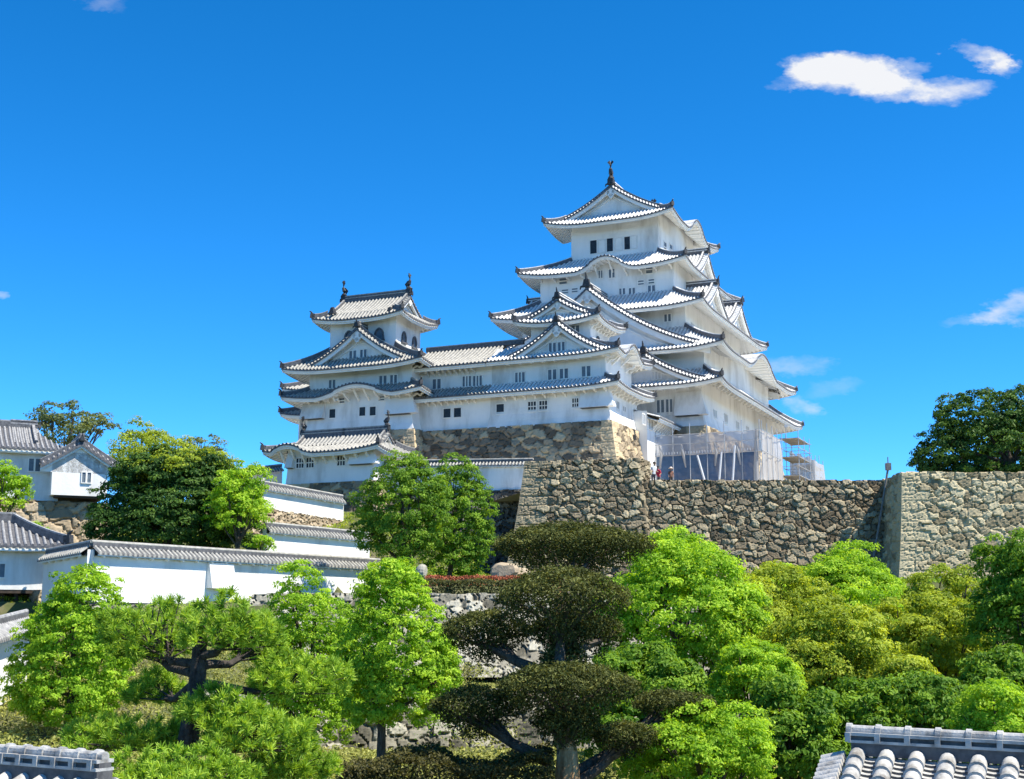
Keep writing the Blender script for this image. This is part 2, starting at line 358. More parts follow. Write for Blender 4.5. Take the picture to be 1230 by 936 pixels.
def shachi(parent, org, p, d, s=1.0):            # fish-shaped ridge ornament, head down, tail up
    m_ = M(); p = np.array(p, float); d = np.array(d, float)
    pts = [p+d*.15*s, p-d*.05*s+(0, 0, .25*s), p-d*.02*s+(0, 0, .6*s), p+d*.12*s+(0, 0, .95*s), p+d*.1*s+(0, 0, 1.25*s), p-d*.08*s+(0, 0, 1.5*s)]
    m_.tube(pts, np.array([.26, .27, .22, .15, .09, .05])*s, 8, 0)
    lat = np.array([d[1], -d[0], 0])
    for sg in (-1, 1):
        e = pts[4]; q = [e, e+lat*sg*.28*s+(0, 0, .3*s), e+lat*sg*.1*s-d*.1*s+(0, 0, .5*s), e-d*.12*s+(0, 0, .3*s)]
        m_.hexa([x-d*.03*s for x in q]+[x+d*.03*s for x in q])
    q = [pts[1]-d*.2*s, pts[2]-d*.45*s, pts[3]-d*.28*s, pts[3]]
    m_.hexa([x-lat*.03*s for x in q]+[x+lat*.03*s for x in q])
    m_.box(p[0]-.25*s, p[0]+.25*s, p[1]-.25*s, p[1]+.25*s, p[2]-.3*s, p[2]+.08*s)
    return m_.build('roof_ornament', BR, parent, org)
def window(parent, org, k, plane, a0, a1, z0, z1, kind='lattice'):
    f_ = M(); b_ = M()
    def P(a, n, z):                              # n outward
        return {'F': (a, plane-n, z), 'R': (plane+n, a, z), 'L': (plane-n, a, z), 'B': (a, plane+n, z)}[k]
    def bx(m_, a0, a1, n0, n1, z0, z1, mi=0):
        p, q = P(a0, n0, z0), P(a1, n1, z1)
        m_.box(min(p[0], q[0]), max(p[0], q[0]), min(p[1], q[1]), max(p[1], q[1]), z0, z1, mi)
    if kind == 'bell':
        w_ = a1-a0; cx = (a0+a1)/2; h = z1-z0
        ol = [(cx-w_/2*x, z0+h*y) for x, y in ((1, 0), (.92, .35), (.82, .62), (.5, .86), (0, 1), (-.5, .86), (-.82, .62), (-.92, .35), (-1, 0))]
        f_.add([P(a, .03, z) for a, z in ol], [list(range(9))], 1)
        for i in range(8): f_.beam(P(ol[i][0], .06, ol[i][1]), P(ol[i+1][0], .06, ol[i+1][1]), .14, .14, 2, up=(.01, .02, 1) if i not in (0, 7) else (1, 1, 0))
        bx(f_, a0-.12, a1+.12, 0, .18, z0-.12, z0, 2)
        ob = f_.build('window', [PLT, GW, RE], parent, org); return ob
    e = .06
    bx(f_, a0, a1, .0, .015, z0, z1, 1)
    bx(f_, a0-e, a0, 0, .06, z0-e, z1+e); bx(f_, a1, a1+e, 0, .06, z0-e, z1+e); bx(f_, a0, a1, 0, .06, z1, z1+e); bx(f_, a0, a1, 0, .09, z0-e, z0)
    ob = f_.build('window', [PLT, DK if kind in ('open', 'grid') else GW], parent, org)
    if kind == 'lattice':
        n = max(2, int(round((a1-a0)/.3)))
        for i in range(1, n): x = a0+(a1-a0)*i/n; bx(b_, x-.055, x+.055, .015, .06, z0, z1)
        b_.build('lattice', PLT, ob, org)
    elif kind == 'grid':
        for i in range(1, 3): x = a0+(a1-a0)*i/3; bx(b_, x-.03, x+.03, .015, .05, z0, z1)
        z = (z0+z1)/2; bx(b_, a0, a1, .05, .07, z-.04, z+.04); b_.build('lattice', PLO, ob, org)
    elif kind == 'shutter':
        bx(b_, a0+.02, a1-.02, .015, .055, z0+.02, z1-.02); b_.build('shutter', PLT, ob, org)
    elif kind == 'vent':
        z = (z0+z1)/2; bx(b_, a0, a1, .02, .07, z-.05, z+.05); b_.build('lattice', PLT, ob, org)
    return ob
def fwin(parent, org, v, boxes, kind='lattice'):
    for x0, y0, x1, y1 in boxes:
        a0, z1 = front(x0, y0, v); a1, z0 = front(x1, y1, v)
        window(parent, org, 'F', v, a0, a1, z0, z1, kind)
def swin(parent, org, u, boxes, kind='lattice'):
    for x0, y0, x1, y1 in boxes:
        a0, z1 = side(x0, y0, u); a1, _ = side(x1, y0, u); z0 = z1-(y1-y0)/FPX*128
        window(parent, org, 'R', u, a0, a1, z0, z1, kind)
def bay(parent, org, k, plane, a0, a1, zt, zb, dep, wrap=0):   # stone-drop bay: a white box that leans out towards its foot
    m_ = M()
    if k == 'F':
        m_.hexa([(a0, plane-dep, zb), (a1+wrap*dep, plane-dep, zb), (a1+wrap*dep, plane+.05, zb), (a0, plane+.05, zb), (a0, plane-.06, zt), (a1+.05*wrap, plane-.06, zt), (a1+.05*wrap, plane+.05, zt), (a0, plane+.05, zt)], 0)
        m_.box(a0+.1, a1-.1, plane-dep+.12, plane-.02, zb-.05, zb-.01, 1)
    else:
        m_.hexa([(plane-.05, a0, zb), (plane+dep, a0, zb), (plane+dep, a1, zb), (plane-.05, a1, zb), (plane-.05, a0, zt), (plane+.06, a0, zt), (plane+.06, a1, zt), (plane-.05, a1, zt)], 0)
    return m_.build('stone_drop_bay', [PL, DK], parent, org)
def rect(a, b, cx=0, cy=0): return (cx-a, cx+a, cy-b, cy+b)
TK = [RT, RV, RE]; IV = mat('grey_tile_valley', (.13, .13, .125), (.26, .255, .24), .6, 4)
TI = [IT, IV, RE]

# ================================================================== MAIN KEEP
org = (0, 0, 17.95)
keep = thing('castle_keep', 'tallest white castle tower with five stacked curved roofs, behind the scaffold netting', 'castle', C2W(0, 0, 17.95), -YAW, 'white castle towers')
W1 = rect(10.28, 13.03); W2 = rect(10.2, 11.72); W3 = rect(7.94, 9.5); W4 = rect(6.57, 8.41); W5 = rect(4.38, 5.86)
s1 = Skirt(rect(12.77, 15.52), W2, 21.3, 23.25, 2.49, .42, {}, brk='FR')
s2 = Skirt(rect(12.56, 14.08), W3, 24.7, 27.6, 2.36, .45, {'R': [(14.08+.6, 5.6, 1.75)]})
s3 = Skirt(rect(10.24, 11.8), W4, 29.15, 31.35, 2.3, .45, {}, brk='F')
s4 = Skirt(rect(8.24, 10.08), W5, 33.6, 35.9, 1.67, .5, {'F': [(8.24+.45, 3.0, 1.25)]}, brk='F')
s5 = Skirt(rect(6.45, 7.93), rect(4.75, 6.3), 38.85, 40.0, 2.07, .6, {'R': [(7.93+.6, 3.4, 1.5)], 'L': [(7.93, 3.4, 1.5)]})
for s_ in (s1, s2, s3, s4, s5): s_.build(keep, org, TK)
walls(keep, org, W1, 17.95, s1.top(W1), 'wall', PL, flare=.35)
for a_, b_, c_ in ((W2, 22.9, s2), (W3, 27.3, s3), (W4, 31, s4), (W5, 35.5, s5)): walls(keep, org, a_, b_, c_.top(a_))
# top gabled roof, ridge along v
for d_ in 'FB':
    gable(keep, org, d_, 0, 6.75, 0, 4.85, 42.75, 40.0, .35, .55, .7, TK, bw=.4, orn=1.1)
for y_ in (-6.5, 6.5): shachi(keep, org, (0, y_, 43.2), (0, -1 if y_ < 0 else 1, 0), 1.15)
# great gable on the second roof, small one on the first, dormers on the sides
gable(keep, org, 'F', 0, 13.45, 6.6, 11.2, 31.15, 25.0, .55, .75, .6, TK, bw=.6, orn=1.35)
gable(keep, org, 'B', 0, 13.1, 6.6, 11.1, 31.15, 25.05, .55, .75, .95, TK, bw=.6, orn=1.35)
gable(keep, org, 'F', 5.7, 14.9, 11.0, 5.4, 24.35, 21.75, .45, .55, .8, TK, bw=.4, orn=1.1)
gable(keep, org, 'F', -5.7, 14.9, 11.0, 5.4, 24.35, 21.75, .45, .55, .8, TK, bw=.4, orn=1.1)
for sd_ in 'RL':
    for c_ in (-4.3, 4.3): gable(keep, org, sd_, c_, 9.6, 6.2, 3.9, 32.55, 30.0, .4, .5, .7, TK, bw=.36, orn=.9)
    gable(keep, org, sd_, 0, 7.6, 4.2, 3.4, 36.9, 34.4, .4, .5, .7, TK, bw=.36, orn=.9)
# windows
fwin(keep, org, W5[2], [(709, 289.5, 717, 304.5), (729, 287, 736.5, 302), (750, 285, 757, 299.5)], 'open')
fwin(keep, org, W5[2], [(719, 289, 727, 303), (739, 286.5, 747.5, 300.5), (758, 284, 765, 298)], 'shutter')
fwin(keep, org, W4[2], [(744, 347, 751, 357.5), (755.5, 346.5, 763, 356.5), (778.5, 343.5, 787, 353.5), (719, 325.5, 724, 334), (731.5, 324, 738.5, 333.5), (674, 357, 683, 364)])
fwin(keep, org, W4[2], [(766.5, 337.5, 773.5, 342), (779, 336, 786, 340.5), (675, 348.5, 682.5, 352.5), (687, 347, 694, 351), (776, 320, 784, 328), (672, 335, 681, 341)], 'vent')
fwin(keep, org, W3[2], [(798, 378, 806, 386)])
fwin(keep, org, W1[2], [(789, 481, 798, 499), (800, 480, 808, 498)], 'lattice')
g_ = keep
fwin(keep, org, -12.12, [(736, 404, 741, 413.5), (742, 403.5, 747, 413)])
fwin(keep, org, -14.08, [(773, 448, 778, 455), (783, 447, 794, 455)])
a0, _z = front(812, 496, W1[2]); a1, _z = front(842, 496, W1[2]); _, zt = front(842, 478, W1[2]); _, zb = front(842, 499, W1[2])
bay(keep, org, 'F', W1[2], a0, a1, zt+.6, zb, .7, 1)
swin(keep, org, W2[1], [(852, 440, 855, 448), (868, 455, 871, 463)])
swin(keep, org, W1[1], [(857, 492, 860, 502), (870, 497, 873, 509), (884, 506, 887, 517), (896, 512, 899, 523)])
swin(keep, org, W3[1], [(830, 388, 833, 396), (842, 396, 845, 404)])
swin(keep, org, W5[1], [(797, 290, 800, 303), (804, 293, 807, 306)], 'vent')

# ================================================================== WEST SMALL KEEP + CORRIDOR
wc = (1.82, -22.14)
org = (wc[0], wc[1], 16.86)
wk = thing('small_keep', 'white three-storey turret with stacked gables, in front of the tall tower', 'castle', C2W(*org), -YAW, 'white castle towers')
yF = -26.75
A1 = (-3.9, 7.55, yF, -17.5); A2 = (-3.9, 7.52, yF+.25, -17.8); A3 = rect(3.73, 3.35, wc[0], wc[1])
w1 = (-3.9, 6.33, yF+1.22, -18.7); w2 = (-3.9, 6.0, yF+1.5, -19.0); w3 = (wc[0]-2.6, wc[0]+2.6, wc[1]-2.2, wc[1]+2.2)
t1 = Skirt(A1, (-3.9, w2[1], w2[2], w2[3]), 19.6, 20.5, 1.22, .3, {}, sides='FRB', brk='FR', pitch=.34)
t2 = Skirt(A2, (-3.9, w3[1], w3[2], w3[3]), 22.25, 23.6, 1.5, .35, {'R': [(4.0, 2.6, 1.15)]}, sides='FRB', brk='FR', pitch=.34)
t3 = Skirt(A3, (wc[0]-2.5, wc[0]+2.5, wc[1]-2.55, wc[1]+2.55), 25.3, 26.0, 1.15, .4, pitch=.34, brk='R')
for s_ in (t1, t2, t3): s_.build(wk, org, TK)
walls(wk, org, w1, 16.86, t1.top(w1), flare=.25); walls(wk, org, w2, 20.1, t2.top(w2)); walls(wk, org, w3, 23, t3.top(w3))
for d_ in 'FB': gable(wk, org, d_, wc[0], -(wc[1]-2.95) if d_ == 'F' else wc[1]+2.95, -wc[1] if d_ == 'F' else wc[1], 2.75, 27.35, 25.95, .35, .4, .5, TK, bw=.28, orn=.9)
_u, _z = front(668, 399, yF+.6)
gable(wk, org, 'F', _u, -(yF+.55), 22, 4.45, 25.15, 22.5, .45, .5, .7, TK, bw=.36, orn=.8)
fwin(wk, org, w3[2], [(653, 396, 661, 405), (686.5, 392, 696, 400)])
_pv = yF+.55+.7
fwin(wk, org, _pv, [(659.5, 412.5, 668, 423), (670.5, 411.5, 678.5, 421.5)])
swin(wk, org, w3[1], [(716, 404, 719, 412), (728, 411, 731, 417)], 'bell')
fwin(wk, org, w2[2], [(619, 448, 630.5, 459), (658.5, 444.5, 668.5, 456), (672.5, 443.5, 682.5, 454.5), (699, 440.5, 709.5, 452)])
fwin(wk, org, w1[2], [(634.5, 483, 644, 494), (648, 482, 657.5, 493), (687.5, 479, 695, 490)], 'grid')
a0, _ = front(698, 480, w1[2]); a1 = w1[1]; _, zt = front(715, 472, w1[2]); _, zb = front(715, 490, w1[2])
bay(wk, org, 'F', w1[2], a0, a1, zt+.3, zb, .6, 1)
swin(wk, org, w1[1], [(740, 482, 743, 492), (748, 488, 751, 498)])
_hx = front(577, 470, w1[2])
# corridor between the two small keeps
org = (-7.5, yF+3, 17.0)
co = thing('corridor_turret', 'long low two-storey white gallery with a straight tiled ridge, between the two smaller turrets', 'building', C2W(*org), -YAW)
c1 = Skirt((-10.9, -3.9, yF, yF+7), (-10.9, -3.9, yF+1.5, yF+5.5), 19.6, 20.5, 1.22, .0, sides='F', brk='F', pitch=.34)
c2 = Skirt((-11.2, -3.9, yF+.1, yF+8.3), (-11.2, -3.9, yF+4.2, yF+4.25), 22.2, 24.35, 1.4, .0, sides='FB', brk='F', pitch=.34)
c1.build(co, org, TI, tip=False); c2.build(co, org, TI, tip=False)
_w = (-11.0, -3.9, yF+1.22, yF+7); walls(co, org, _w, 16.95, c1.top(_w))
_w2 = (-11.0, -3.9, yF+1.5, yF+6.8); walls(co, org, _w2, 20.2, c2.top(_w2))
m_ = M(); m_.beam((-11.3, yF+4.2, 24.5), (-2.2, yF+4.2, 24.5), .34, .36, 1); m_.beam((-11.3, yF+4.2, 24.72), (-2.2, yF+4.2, 24.72), .24, .1, 0); m_.build('ridge', [IT, RE], co, org)
fwin(co, org, _w2[2], [(520, 456, 529.5, 467), (556, 452.5, 566, 464), (568.5, 452, 579, 463.5)])
fwin(co, org, _w[2], [(533, 491.5, 541.5, 501.5), (545.5, 490.5, 554, 501), (596.5, 486, 605.5, 497)], 'open')
fwin(co, org, _w[2], [(568, 474, 577, 478)], 'vent')
# connecting gallery between small keep and main keep
org = (5, -15.5, 15)
cg = thing('connecting_gallery', 'short white linking gallery squeezed between the nearer turret and the tall tower', 'building', C2W(*org), -YAW)
c3 = Skirt((1.5, 8.6, -19.6, -12.9), (3.2, 4.2, -19.6, -12.9), 17.9, 19.6, 1.1, .25, sides='RL', brk='R', pitch=.34)
c3.build(cg, org, TK, tip=False); _w = (2.0, 7.5, -19.6, -12.9); walls(cg, org, _w, 12.5, c3.top(_w))
swin(cg, org, 7.5, [(771, 497, 774, 508), (779, 502, 783, 514), (787, 506, 791, 518)])

# ================================================================== NORTH-WEST SMALL KEEP
ic = (-15.41, -24.26); org = (ic[0], ic[1], 17.05)
ik = thing('small_keep', 'separate white turret with bell-shaped windows, leftmost of the castle towers', 'castle', C2W(*org), -YAW, 'white castle towers')
yI = -28.54
B1 = (ic[0]-6.7, ic[0]+6.7, yI, -18.5); B2 = (ic[0]-6.68, ic[0]+6.68, yI, -18.6); B3 = (ic[0]-4.38, ic[0]+4.38, ic[1]-3.35, ic[1]+3.35)
v1 = (ic[0]-5.0, ic[0]+5.0, yI+1.72, -20.2); v2 = (ic[0]-4.93, ic[0]+4.93, yI+1.75, -20.3); v3 = (ic[0]-3.2, ic[0]+3.2, ic[1]-2.2, ic[1]+2.2)
_ku, _kz = front(425, 458, yI)
i1 = Skirt(B1, v2, 20.0, 21.0, 1.7, .35, {'F': [(_ku-B1[0], 4.1, .95)]}, brk='FR', pitch=.34)
i2 = Skirt(B2, v3, 22.35, 24.3, 1.75, .4, {}, brk='FR', pitch=.34)
i3 = Skirt(B3, (ic[0]-3.3, ic[0]+3.3, ic[1]-2.5, ic[1]+2.5), 26.7, 27.45, 1.16, .4, pitch=.34)
for s_ in (i1, i2, i3): s_.build(ik, org, TI)
walls(ik, org, v1, 17.05, i1.top(v1), flare=.25); walls(ik, org, v2, 20.6, i2.top(v2)); walls(ik, org, v3, 23.6, i3.top(v3))
for d_ in 'RL':
    sg_ = 1 if d_ == 'R' else -1
    gable(ik, org, d_, ic[1], sg_*ic[0]+3.45, sg_*ic[0], 2.55, 29.15, 27.4, .3, .35, .5, TI, bw=.28, orn=.6)
    shachi(ik, org, (ic[0]+sg_*3.2, ic[1], 29.6), (sg_, 0, 0), .85)
_u, _z = front(428.5, 404, yI+.5)
gable(ik, org, 'F', _u, -(yI+.45), 22.5, 5.15, 25.85, 22.85, .45, .5, .75, TI, bw=.4, orn=.8)
m_ = M()
for px in (399, 468): a_, z_ = front(px, 376, B3[2]+.4); m_.hexa([(a_-.25, B3[2]+.2, z_-.1), (a_+.25, B3[2]+.2, z_-.1), (a_+.25, B3[2]+.8, z_), (a_-.25, B3[2]+.8, z_), (a_-.12, B3[2]+.3, z_+.45), (a_+.12, B3[2]+.3, z_+.45), (a_+.1, B3[2]+.5, z_+.55), (a_-.1, B3[2]+.5, z_+.55)])
m_.build('ridge_end_tile', BR, ik, org)
fwin(ik, org, v3[2], [(414.5, 398.5, 424.5, 410), (450.5, 395, 461, 407.5)], 'bell')
swin(ik, org, v3[1], [(482.5, 398, 487, 410), (495, 404, 499.5, 417)], 'bell')
fwin(ik, org, yI+.45+.75, [(420, 422, 428, 431), (433, 420.5, 440.5, 430)])
fwin(ik, org, v2[2], [(395.5, 457, 403, 466), (456, 452, 464.5, 463), (469, 451, 477, 461.5)])
fwin(ik, org, v1[2], [(396, 492, 403, 502), (432, 489.5, 439, 499.5), (444.5, 489, 451.5, 499)], 'open')
fwin(ik, org, v1[2], [(407, 479, 414, 484), (455, 476.5, 462, 481)], 'vent')
a0, _ = front(465, 490, v1[2]); _, zt = front(480, 482, v1[2]); _, zb = front(480, 498, v1[2]); bay(ik, org, 'F', v1[2], a0, v1[1], zt+.3, zb, .6, 1)
a1, _ = front(391, 490, v1[2]); bay(ik, org, 'F', v1[2], v1[0]-.5, a1, zt+.4, zb+.1, .6)
# roofs peeping out at its left
for (px, py, nm, lb) in ((338, 466, 'rear_turret', 'sliver of tiled roof just left of the bell-windowed turret, the upper of two'), (336, 496, 'rear_turret', 'sliver of tiled roof low at the left of the bell-windowed turret, the lower of two')):
    v_ = -17.0; u_, z_ = front(px, py, v_); org = (u_+4, v_+3, z_-4)
    rt = thing(nm, lb, 'building', C2W(*org), -YAW, 'roof slivers behind the left turret')
    q_ = Skirt((u_, u_+8, v_, v_+7), (u_+3, u_+7, v_+3, v_+4), z_-.35, z_+1.2, 1.3, .35, brk='L', pitch=.34); q_.build(rt, org, TI); _w = (u_+1.3, u_+7, v_+1.3, v_+5.8); walls(rt, org, _w, z_-4, q_.top(_w))

# ================================================================== LOWER GATE TURRET
gv = -36.0
_uN, _zN = front(453.6, 532.5, gv); _uL, _zL = front(315, 540, gv)
org = ((_uN+_uL)/2, gv+3, _zN-3.2)
gk = thing('gate_turret', 'low white one-storey turret with a wavy tiled eave, below the bell-windowed turret', 'building', C2W(*org), -YAW)
zg = _zN-.35; GB = (_uL, _uN, gv, gv+6.4); gw = (_uL+1.6, _uN-1.0, gv+1.2, gv+5.2)
_r0 = front(345, 522, gv+3.2); _r1 = front(461, 512, gv+3.2)
gs = Skirt(GB, (_uL+1.7, _uN-.9, gv+2.0, gv+4.4), zg, zg+.78, 1.2, .35, {'F': [(front(343, 535, gv)[0]-_uL, 2.5, .75)]}, brk='F', pitch=.34)
gs.build(gk, org, TI); walls(gk, org, gw, front(400, 580, gv+1.2)[1], gs.top(gw), flare=.1)
for d_ in 'RL':
    sg_ = 1 if d_ == 'R' else -1; e_ = _uN-.75 if d_ == 'R' else -(_uL+1.5)
    gable(gk, org, d_, gv+3.2, e_, e_-(_uN-_uL-2.25)/2-.1, 1.3, _r1[1]-.45, zg+.75, .3, .35, .45, TI, bw=.24, orn=0)
    shachi(gk, org, (_uN-.95 if sg_ > 0 else _uL+1.7, gv+3.2, _r1[1]-.05), (sg_, 0, 0), .75)
fwin(gk, org, gv+1.2, [(356.5, 551, 365, 562), (368.5, 550.5, 377, 561.5), (405.5, 548, 414.5, 559)], 'grid')
_, zt = front(345, 546, gv+1.2); bay(gk, org, 'F', gv+1.2, gw[0], front(354, 555, gv+1.2)[0], zt, front(345, 563, gv+1.2)[1], .5)
bay(gk, org, 'F', gv+1.2, front(421, 555, gv+1.2)[0], gw[1], front(435, 543, gv+1.2)[1], front(435, 558, gv+1.2)[1], .5, 1)

# ================================================================== TERRAIN
def lerp_pts(x, pts): return np.interp(x, [p[0] for p in pts], [p[1] for p in pts])
PR = [(-60, -1.7), (14, -1.7), (15.5, -3.7), (48, -3.7), (50.3, -3.5), (50.6, -2.2), (57, -1.8), (61.6, -1.6), (62.2, 1.85), (63, 2.1), (80, 3.2), (90, 3.6), (400, 3.6)]
PLF = [(-60, -1.7), (14, -1.7), (15.5, -3.7), (36, -3.5), (44, -2.9), (52, -1.2), (60, 1.2), (66, 1.8), (76, 3.2), (80, 4.0), (88, 4.3), (90, 6.0), (94, 7), (98, 8.4), (106, 9.5), (112, 9.8), (400, 9.8)]
def gz(x, y):
    x = np.asarray(x, float); y = np.asarray(y, float)
    l = lerp_pts(y, PLF); r = lerp_pts(y, PR)
    w_ = np.clip((x+6+6*np.clip((63-y)/2, 0, 1))/np.where(y < 62, 2.5, 5), 0, 1); z = l*(1-w_)+r*w_
    terr = (y > 93.4+np.clip((8.3-x)*.44, 0, 4)) & (x > 2.2+np.maximum(y-95, 0)*.2) | (y > 109)
    wx = -17.9+(y-60)*.669; infront = (x > wx+.3) & (y < 78) | (y < 64.5) & (x < -17.5)
    z = np.where(infront, np.minimum(z, np.where(x > -16.5, 1.6, -1.6)), z)
    z = np.where(terr, np.maximum(z, 9.85), z)
    z = np.where((x > 24.9) & (y > 88.1), 10.1, z)
    far = np.clip((np.hypot(x, y-60)-150)/300, 0, 1); return z*(1-far)-3*far
def axis(dense0, dense1, step, lim):
    a = list(np.arange(dense0, dense1, step)); q = step; v = dense1
    while v < lim: a.append(v); q *= 1.35; v += q
    q = step; v = dense0-step
    while v > -lim: a.insert(0, v); q *= 1.35; v -= q
    return np.array(a)
gx = axis(-45, 50, .8, 6000); gy = axis(2, 150, .5, 6000)
GX, GY = np.meshgrid(gx, gy); rg = np.random.RandomState(3)
GZ = gz(GX, GY)+rg.randn(*GX.shape)*.05
m_ = M(); m_.grid(np.stack([GX, GY, GZ], -1))
GR = mat('earth_and_grass', (.05, .065, .02), (.16, .14, .08), .95, .6, .5, 8, c3=(.09, .10, .035), detail=8)
tag(m_.build('ground', GR, smooth=True), kind='structure')
GV = mat('pale_gravel', (.46, .43, .37), (.58, .55, .48), .95, 2, .3, 10)
m_ = M(); P0 = np.array([[1.5, 96], [24.4, 93.4], [75, 93.4], [75, 190], [-30, 190], [-36, 112], [-2, 106]])
m_.add([(x, y, gz(x, y)*0+10.14) for x, y in P0], [list(range(7))]); tag(m_.build('courtyard', GV), kind='structure')

# ================================================================== STONE WALLS
def hsh(i, j, k): 
    h = np.sin(i*127.1+j*311.7+k*74.7)*43758.5453; return h-np.floor(h)
def stonefield(S, Hh, cw, ch, seed, jit=.78):
    """nearest and second nearest seed of a jittered grid of stones"""
    ci = np.floor(S/cw).astype(int); cj = np.floor(Hh/ch).astype(int)
    d1 = np.full(S.shape, 9e9); d2 = d1.copy(); idx = np.zeros(S.shape); px = d1*0; py = d1*0
    for dj in (-2, -1, 0, 1, 2):
        for di in (-2, -1, 0, 1, 2):
            i = ci+di; j = cj+dj
            sx = (i+.5+(hsh(i, j, seed)-.5)*jit+(j % 2)*.5)*cw; sy = (j+.5+(hsh(i, j, seed+5)-.5)*jit)*ch
            sz = .75+.5*hsh(i, j, seed+9)
            d = np.hypot((S-sx)/cw, (Hh-sy)/ch)/sz**.6
            m = d < d1; d2 = np.where(m, d1, np.minimum(d2, d)); idx = np.where(m, hsh(i, j, seed+2), idx); px = np.where(m, S-sx, px); py = np.where(m, Hh-sy, py); d1 = np.where(m, d, d1)
    return d1, d2, idx, px, py
def stone_wall(name, label, path, ztop, zbot, mats, stone=(.62, .45), relief=.16, batter=.18, curve=1.35, res=.1, seed=1, quoin=None, capw=1.2, group=None, ztvar=.05, cat='stone wall', qtint=.9, closed=False):
    """battered dry-stone wall: path = plan points of its top edge, seen face on the left-to-right side"""
    path = [np.array(p, float) for p in path]; n = len(path)
    zt = [ztop]*n if isinstance(ztop, (int, float)) else ztop
    sd = [(path[i+1]-path[i])/np.linalg.norm(path[i+1]-path[i]) for i in range(n-1)]; nn = [np.array([d[1], -d[0]]) for d in sd]
    mit = []
    for i in range(n):
        if i == 0: mit.append(nn[0])
        elif i == n-1: mit.append(nn[-1])
        else: q = nn[i-1]+nn[i]; mit.append(q/(q@nn[i]))
    m_ = M(); tint = []; s0 = 0
    Hm = max(zt)-zbot
    for i in range(n-1):
        L = np.linalg.norm(path[i+1]-path[i]); ns = max(3, int(L/res)); nh = max(3, int(Hm/res))
        u = np.linspace(0, 1, ns)[None]; v = np.linspace(0, 1, nh)[:, None]
        ztl = zt[i]*(1-u)+zt[i+1]*u; Z = ztl*(1-v)+zbot*v; drop = ztl-Z
        off = batter*drop*(.65+.35*(drop/max(Hm, .1))**curve)
        T0 = path[i][None, None]*(1-u)[..., None]+path[i+1][None, None]*u[..., None]; MT = mit[i][None, None]*(1-u)[..., None]+mit[i+1][None, None]*u[..., None]
        XY = T0+MT*off[..., None]
        S = s0+u*L+0*Z; Hh = (max(zt)-Z)+0*S
        nzx = .12*np.sin(S*3.1+Hh*2.3+seed)+.08*np.sin(S*7.7-Hh*5.1)
        d1, d2, idx, px, py = stonefield(S+nzx, Hh+.08*np.sin(S*4.3+seed), stone[0], stone[1], seed)
        e = np.clip((d2-d1)/.24, 0, 1); prof = 1-(1-e)**2
        dis = relief*prof*(.65+.7*idx)+relief*.6*prof*(np.sin(idx*91)*px/stone[0]+np.cos(idx*57)*py/stone[1])
        # corner blocks
        if quoin:
            for ci_, sgn in ((i, 1), (i+1, -1)):
                if ci_ in quoin:
                    dd = (u*L if sgn > 0 else (1-u)*L)+0*Z; row = np.floor(Hh/.62); par = (row+i) % 2; ln = np.where(par > 0, 1.75, .95)+.25*(hsh(row, row*0+i, 3)-.5)
                    inq = dd < ln; eb = np.minimum(np.minimum(Hh/.62-row, row+1-Hh/.62)*.62, np.where(inq, ln-dd, 9)); pq = np.clip(eb/.07, 0, 1)
                    dis = np.where(inq, relief*.75*pq**.6, dis); idx = np.where(inq, qtint-.25*hsh(row, par, 8), idx)
        dis = dis-.09*(1-e)**3*(1 if not quoin else np.clip(dis*0+1, 0, 1))+.012*rg.randn(*dis.shape)
        N_ = nn[i][None, None]
        XYd = XY+N_*dis[..., None]
        if i: XYd[:, 0] = XY[:, 0]+mit[i]*relief*.6
        if i < n-2: XYd[:, -1] = XY[:, -1]+mit[i+1]*relief*.6
        zj = Z.copy(); zj[0] += (hsh(np.floor(S[0]/stone[0]*1.3), np.zeros(ns), seed)-.5)*2*ztvar
        P = np.concatenate([XYd, zj[..., None]], -1)
        capP = P[0].copy(); capP[:, :2] = (T0-MT*capw)[0]; 
        P = np.concatenate([capP[None], P]); ti = np.concatenate([idx[:1], idx])
        m_.grid(P, 0, flip=True); tint.append(ti.ravel()); s0 += L
    o = m_.build(name, mats, None, (0, 0, 0), attr=np.concatenate(tint), smooth=False)
    return tag(o, label, cat, group)
def seg(px0, py0, Y0, px1, py1, Y1):
    a = at(px0, py0, Y0); b = at(px1, py1, Y1); return a, b
# big wall with its raised left end and the corner bastion
a = at(632, 555, 92.3); b = at(767, 551, 91.8); yW = b[1]; zr = (a[2]+b[2])/2
zw = at(900, 577, yW)[2]; xr = at(1062, 577, yW)[0]
back = (a[0]+1.8, a[1]+9)
stone_wall('castle_terrace_wall', 'broad weathered stone wall running across the middle, under the netting and scaffold', [(b[0], yW), (xr+.3, yW)], zw, 2.6, STG, (.56, .42), .15, .16, seed=4, res=.07)
stone_wall('terrace_wall_end', 'raised left end of the broad stone wall with big squared corner blocks', [back, (a[0], a[1]), (b[0], yW-.03), (b[0]+.8, yW+1.8)], [zr, a[2], b[2], b[2]], 2.4, STG, (.56, .42), .15, .162, seed=7, quoin=(1,), res=.07, qtint=.8)
zb_ = at(1150, 567, 87.6)[2]; xb = at(1084, 568, 87.6)[0]
stone_wall('stone_bastion', 'pale cut-stone bastion at the right with a dark shaded side, below the dark leafy tree', [(xb, yW+1), (xb, 87.6), (60, 87.6)], zb_, 2.6, STL, (.70, .48), .09, .11, seed=11, quoin=(1,), res=.085, qtint=.85, capw=3)
m_ = M(); q = at(1067, 563, 90.2); r_ = at(1049, 672, 89.6); m_.tube([q+(0, 0, .1), q*.5+r_*.5, r_], .07, 7); m_.box(q[0]-.16, q[0]+.16, q[1]-.16, q[1]+.16, q[2]-.1, q[2]+.35)
m_.tube([q+(0, 0, .3), q+(0, 0, .75)], .035, 6)
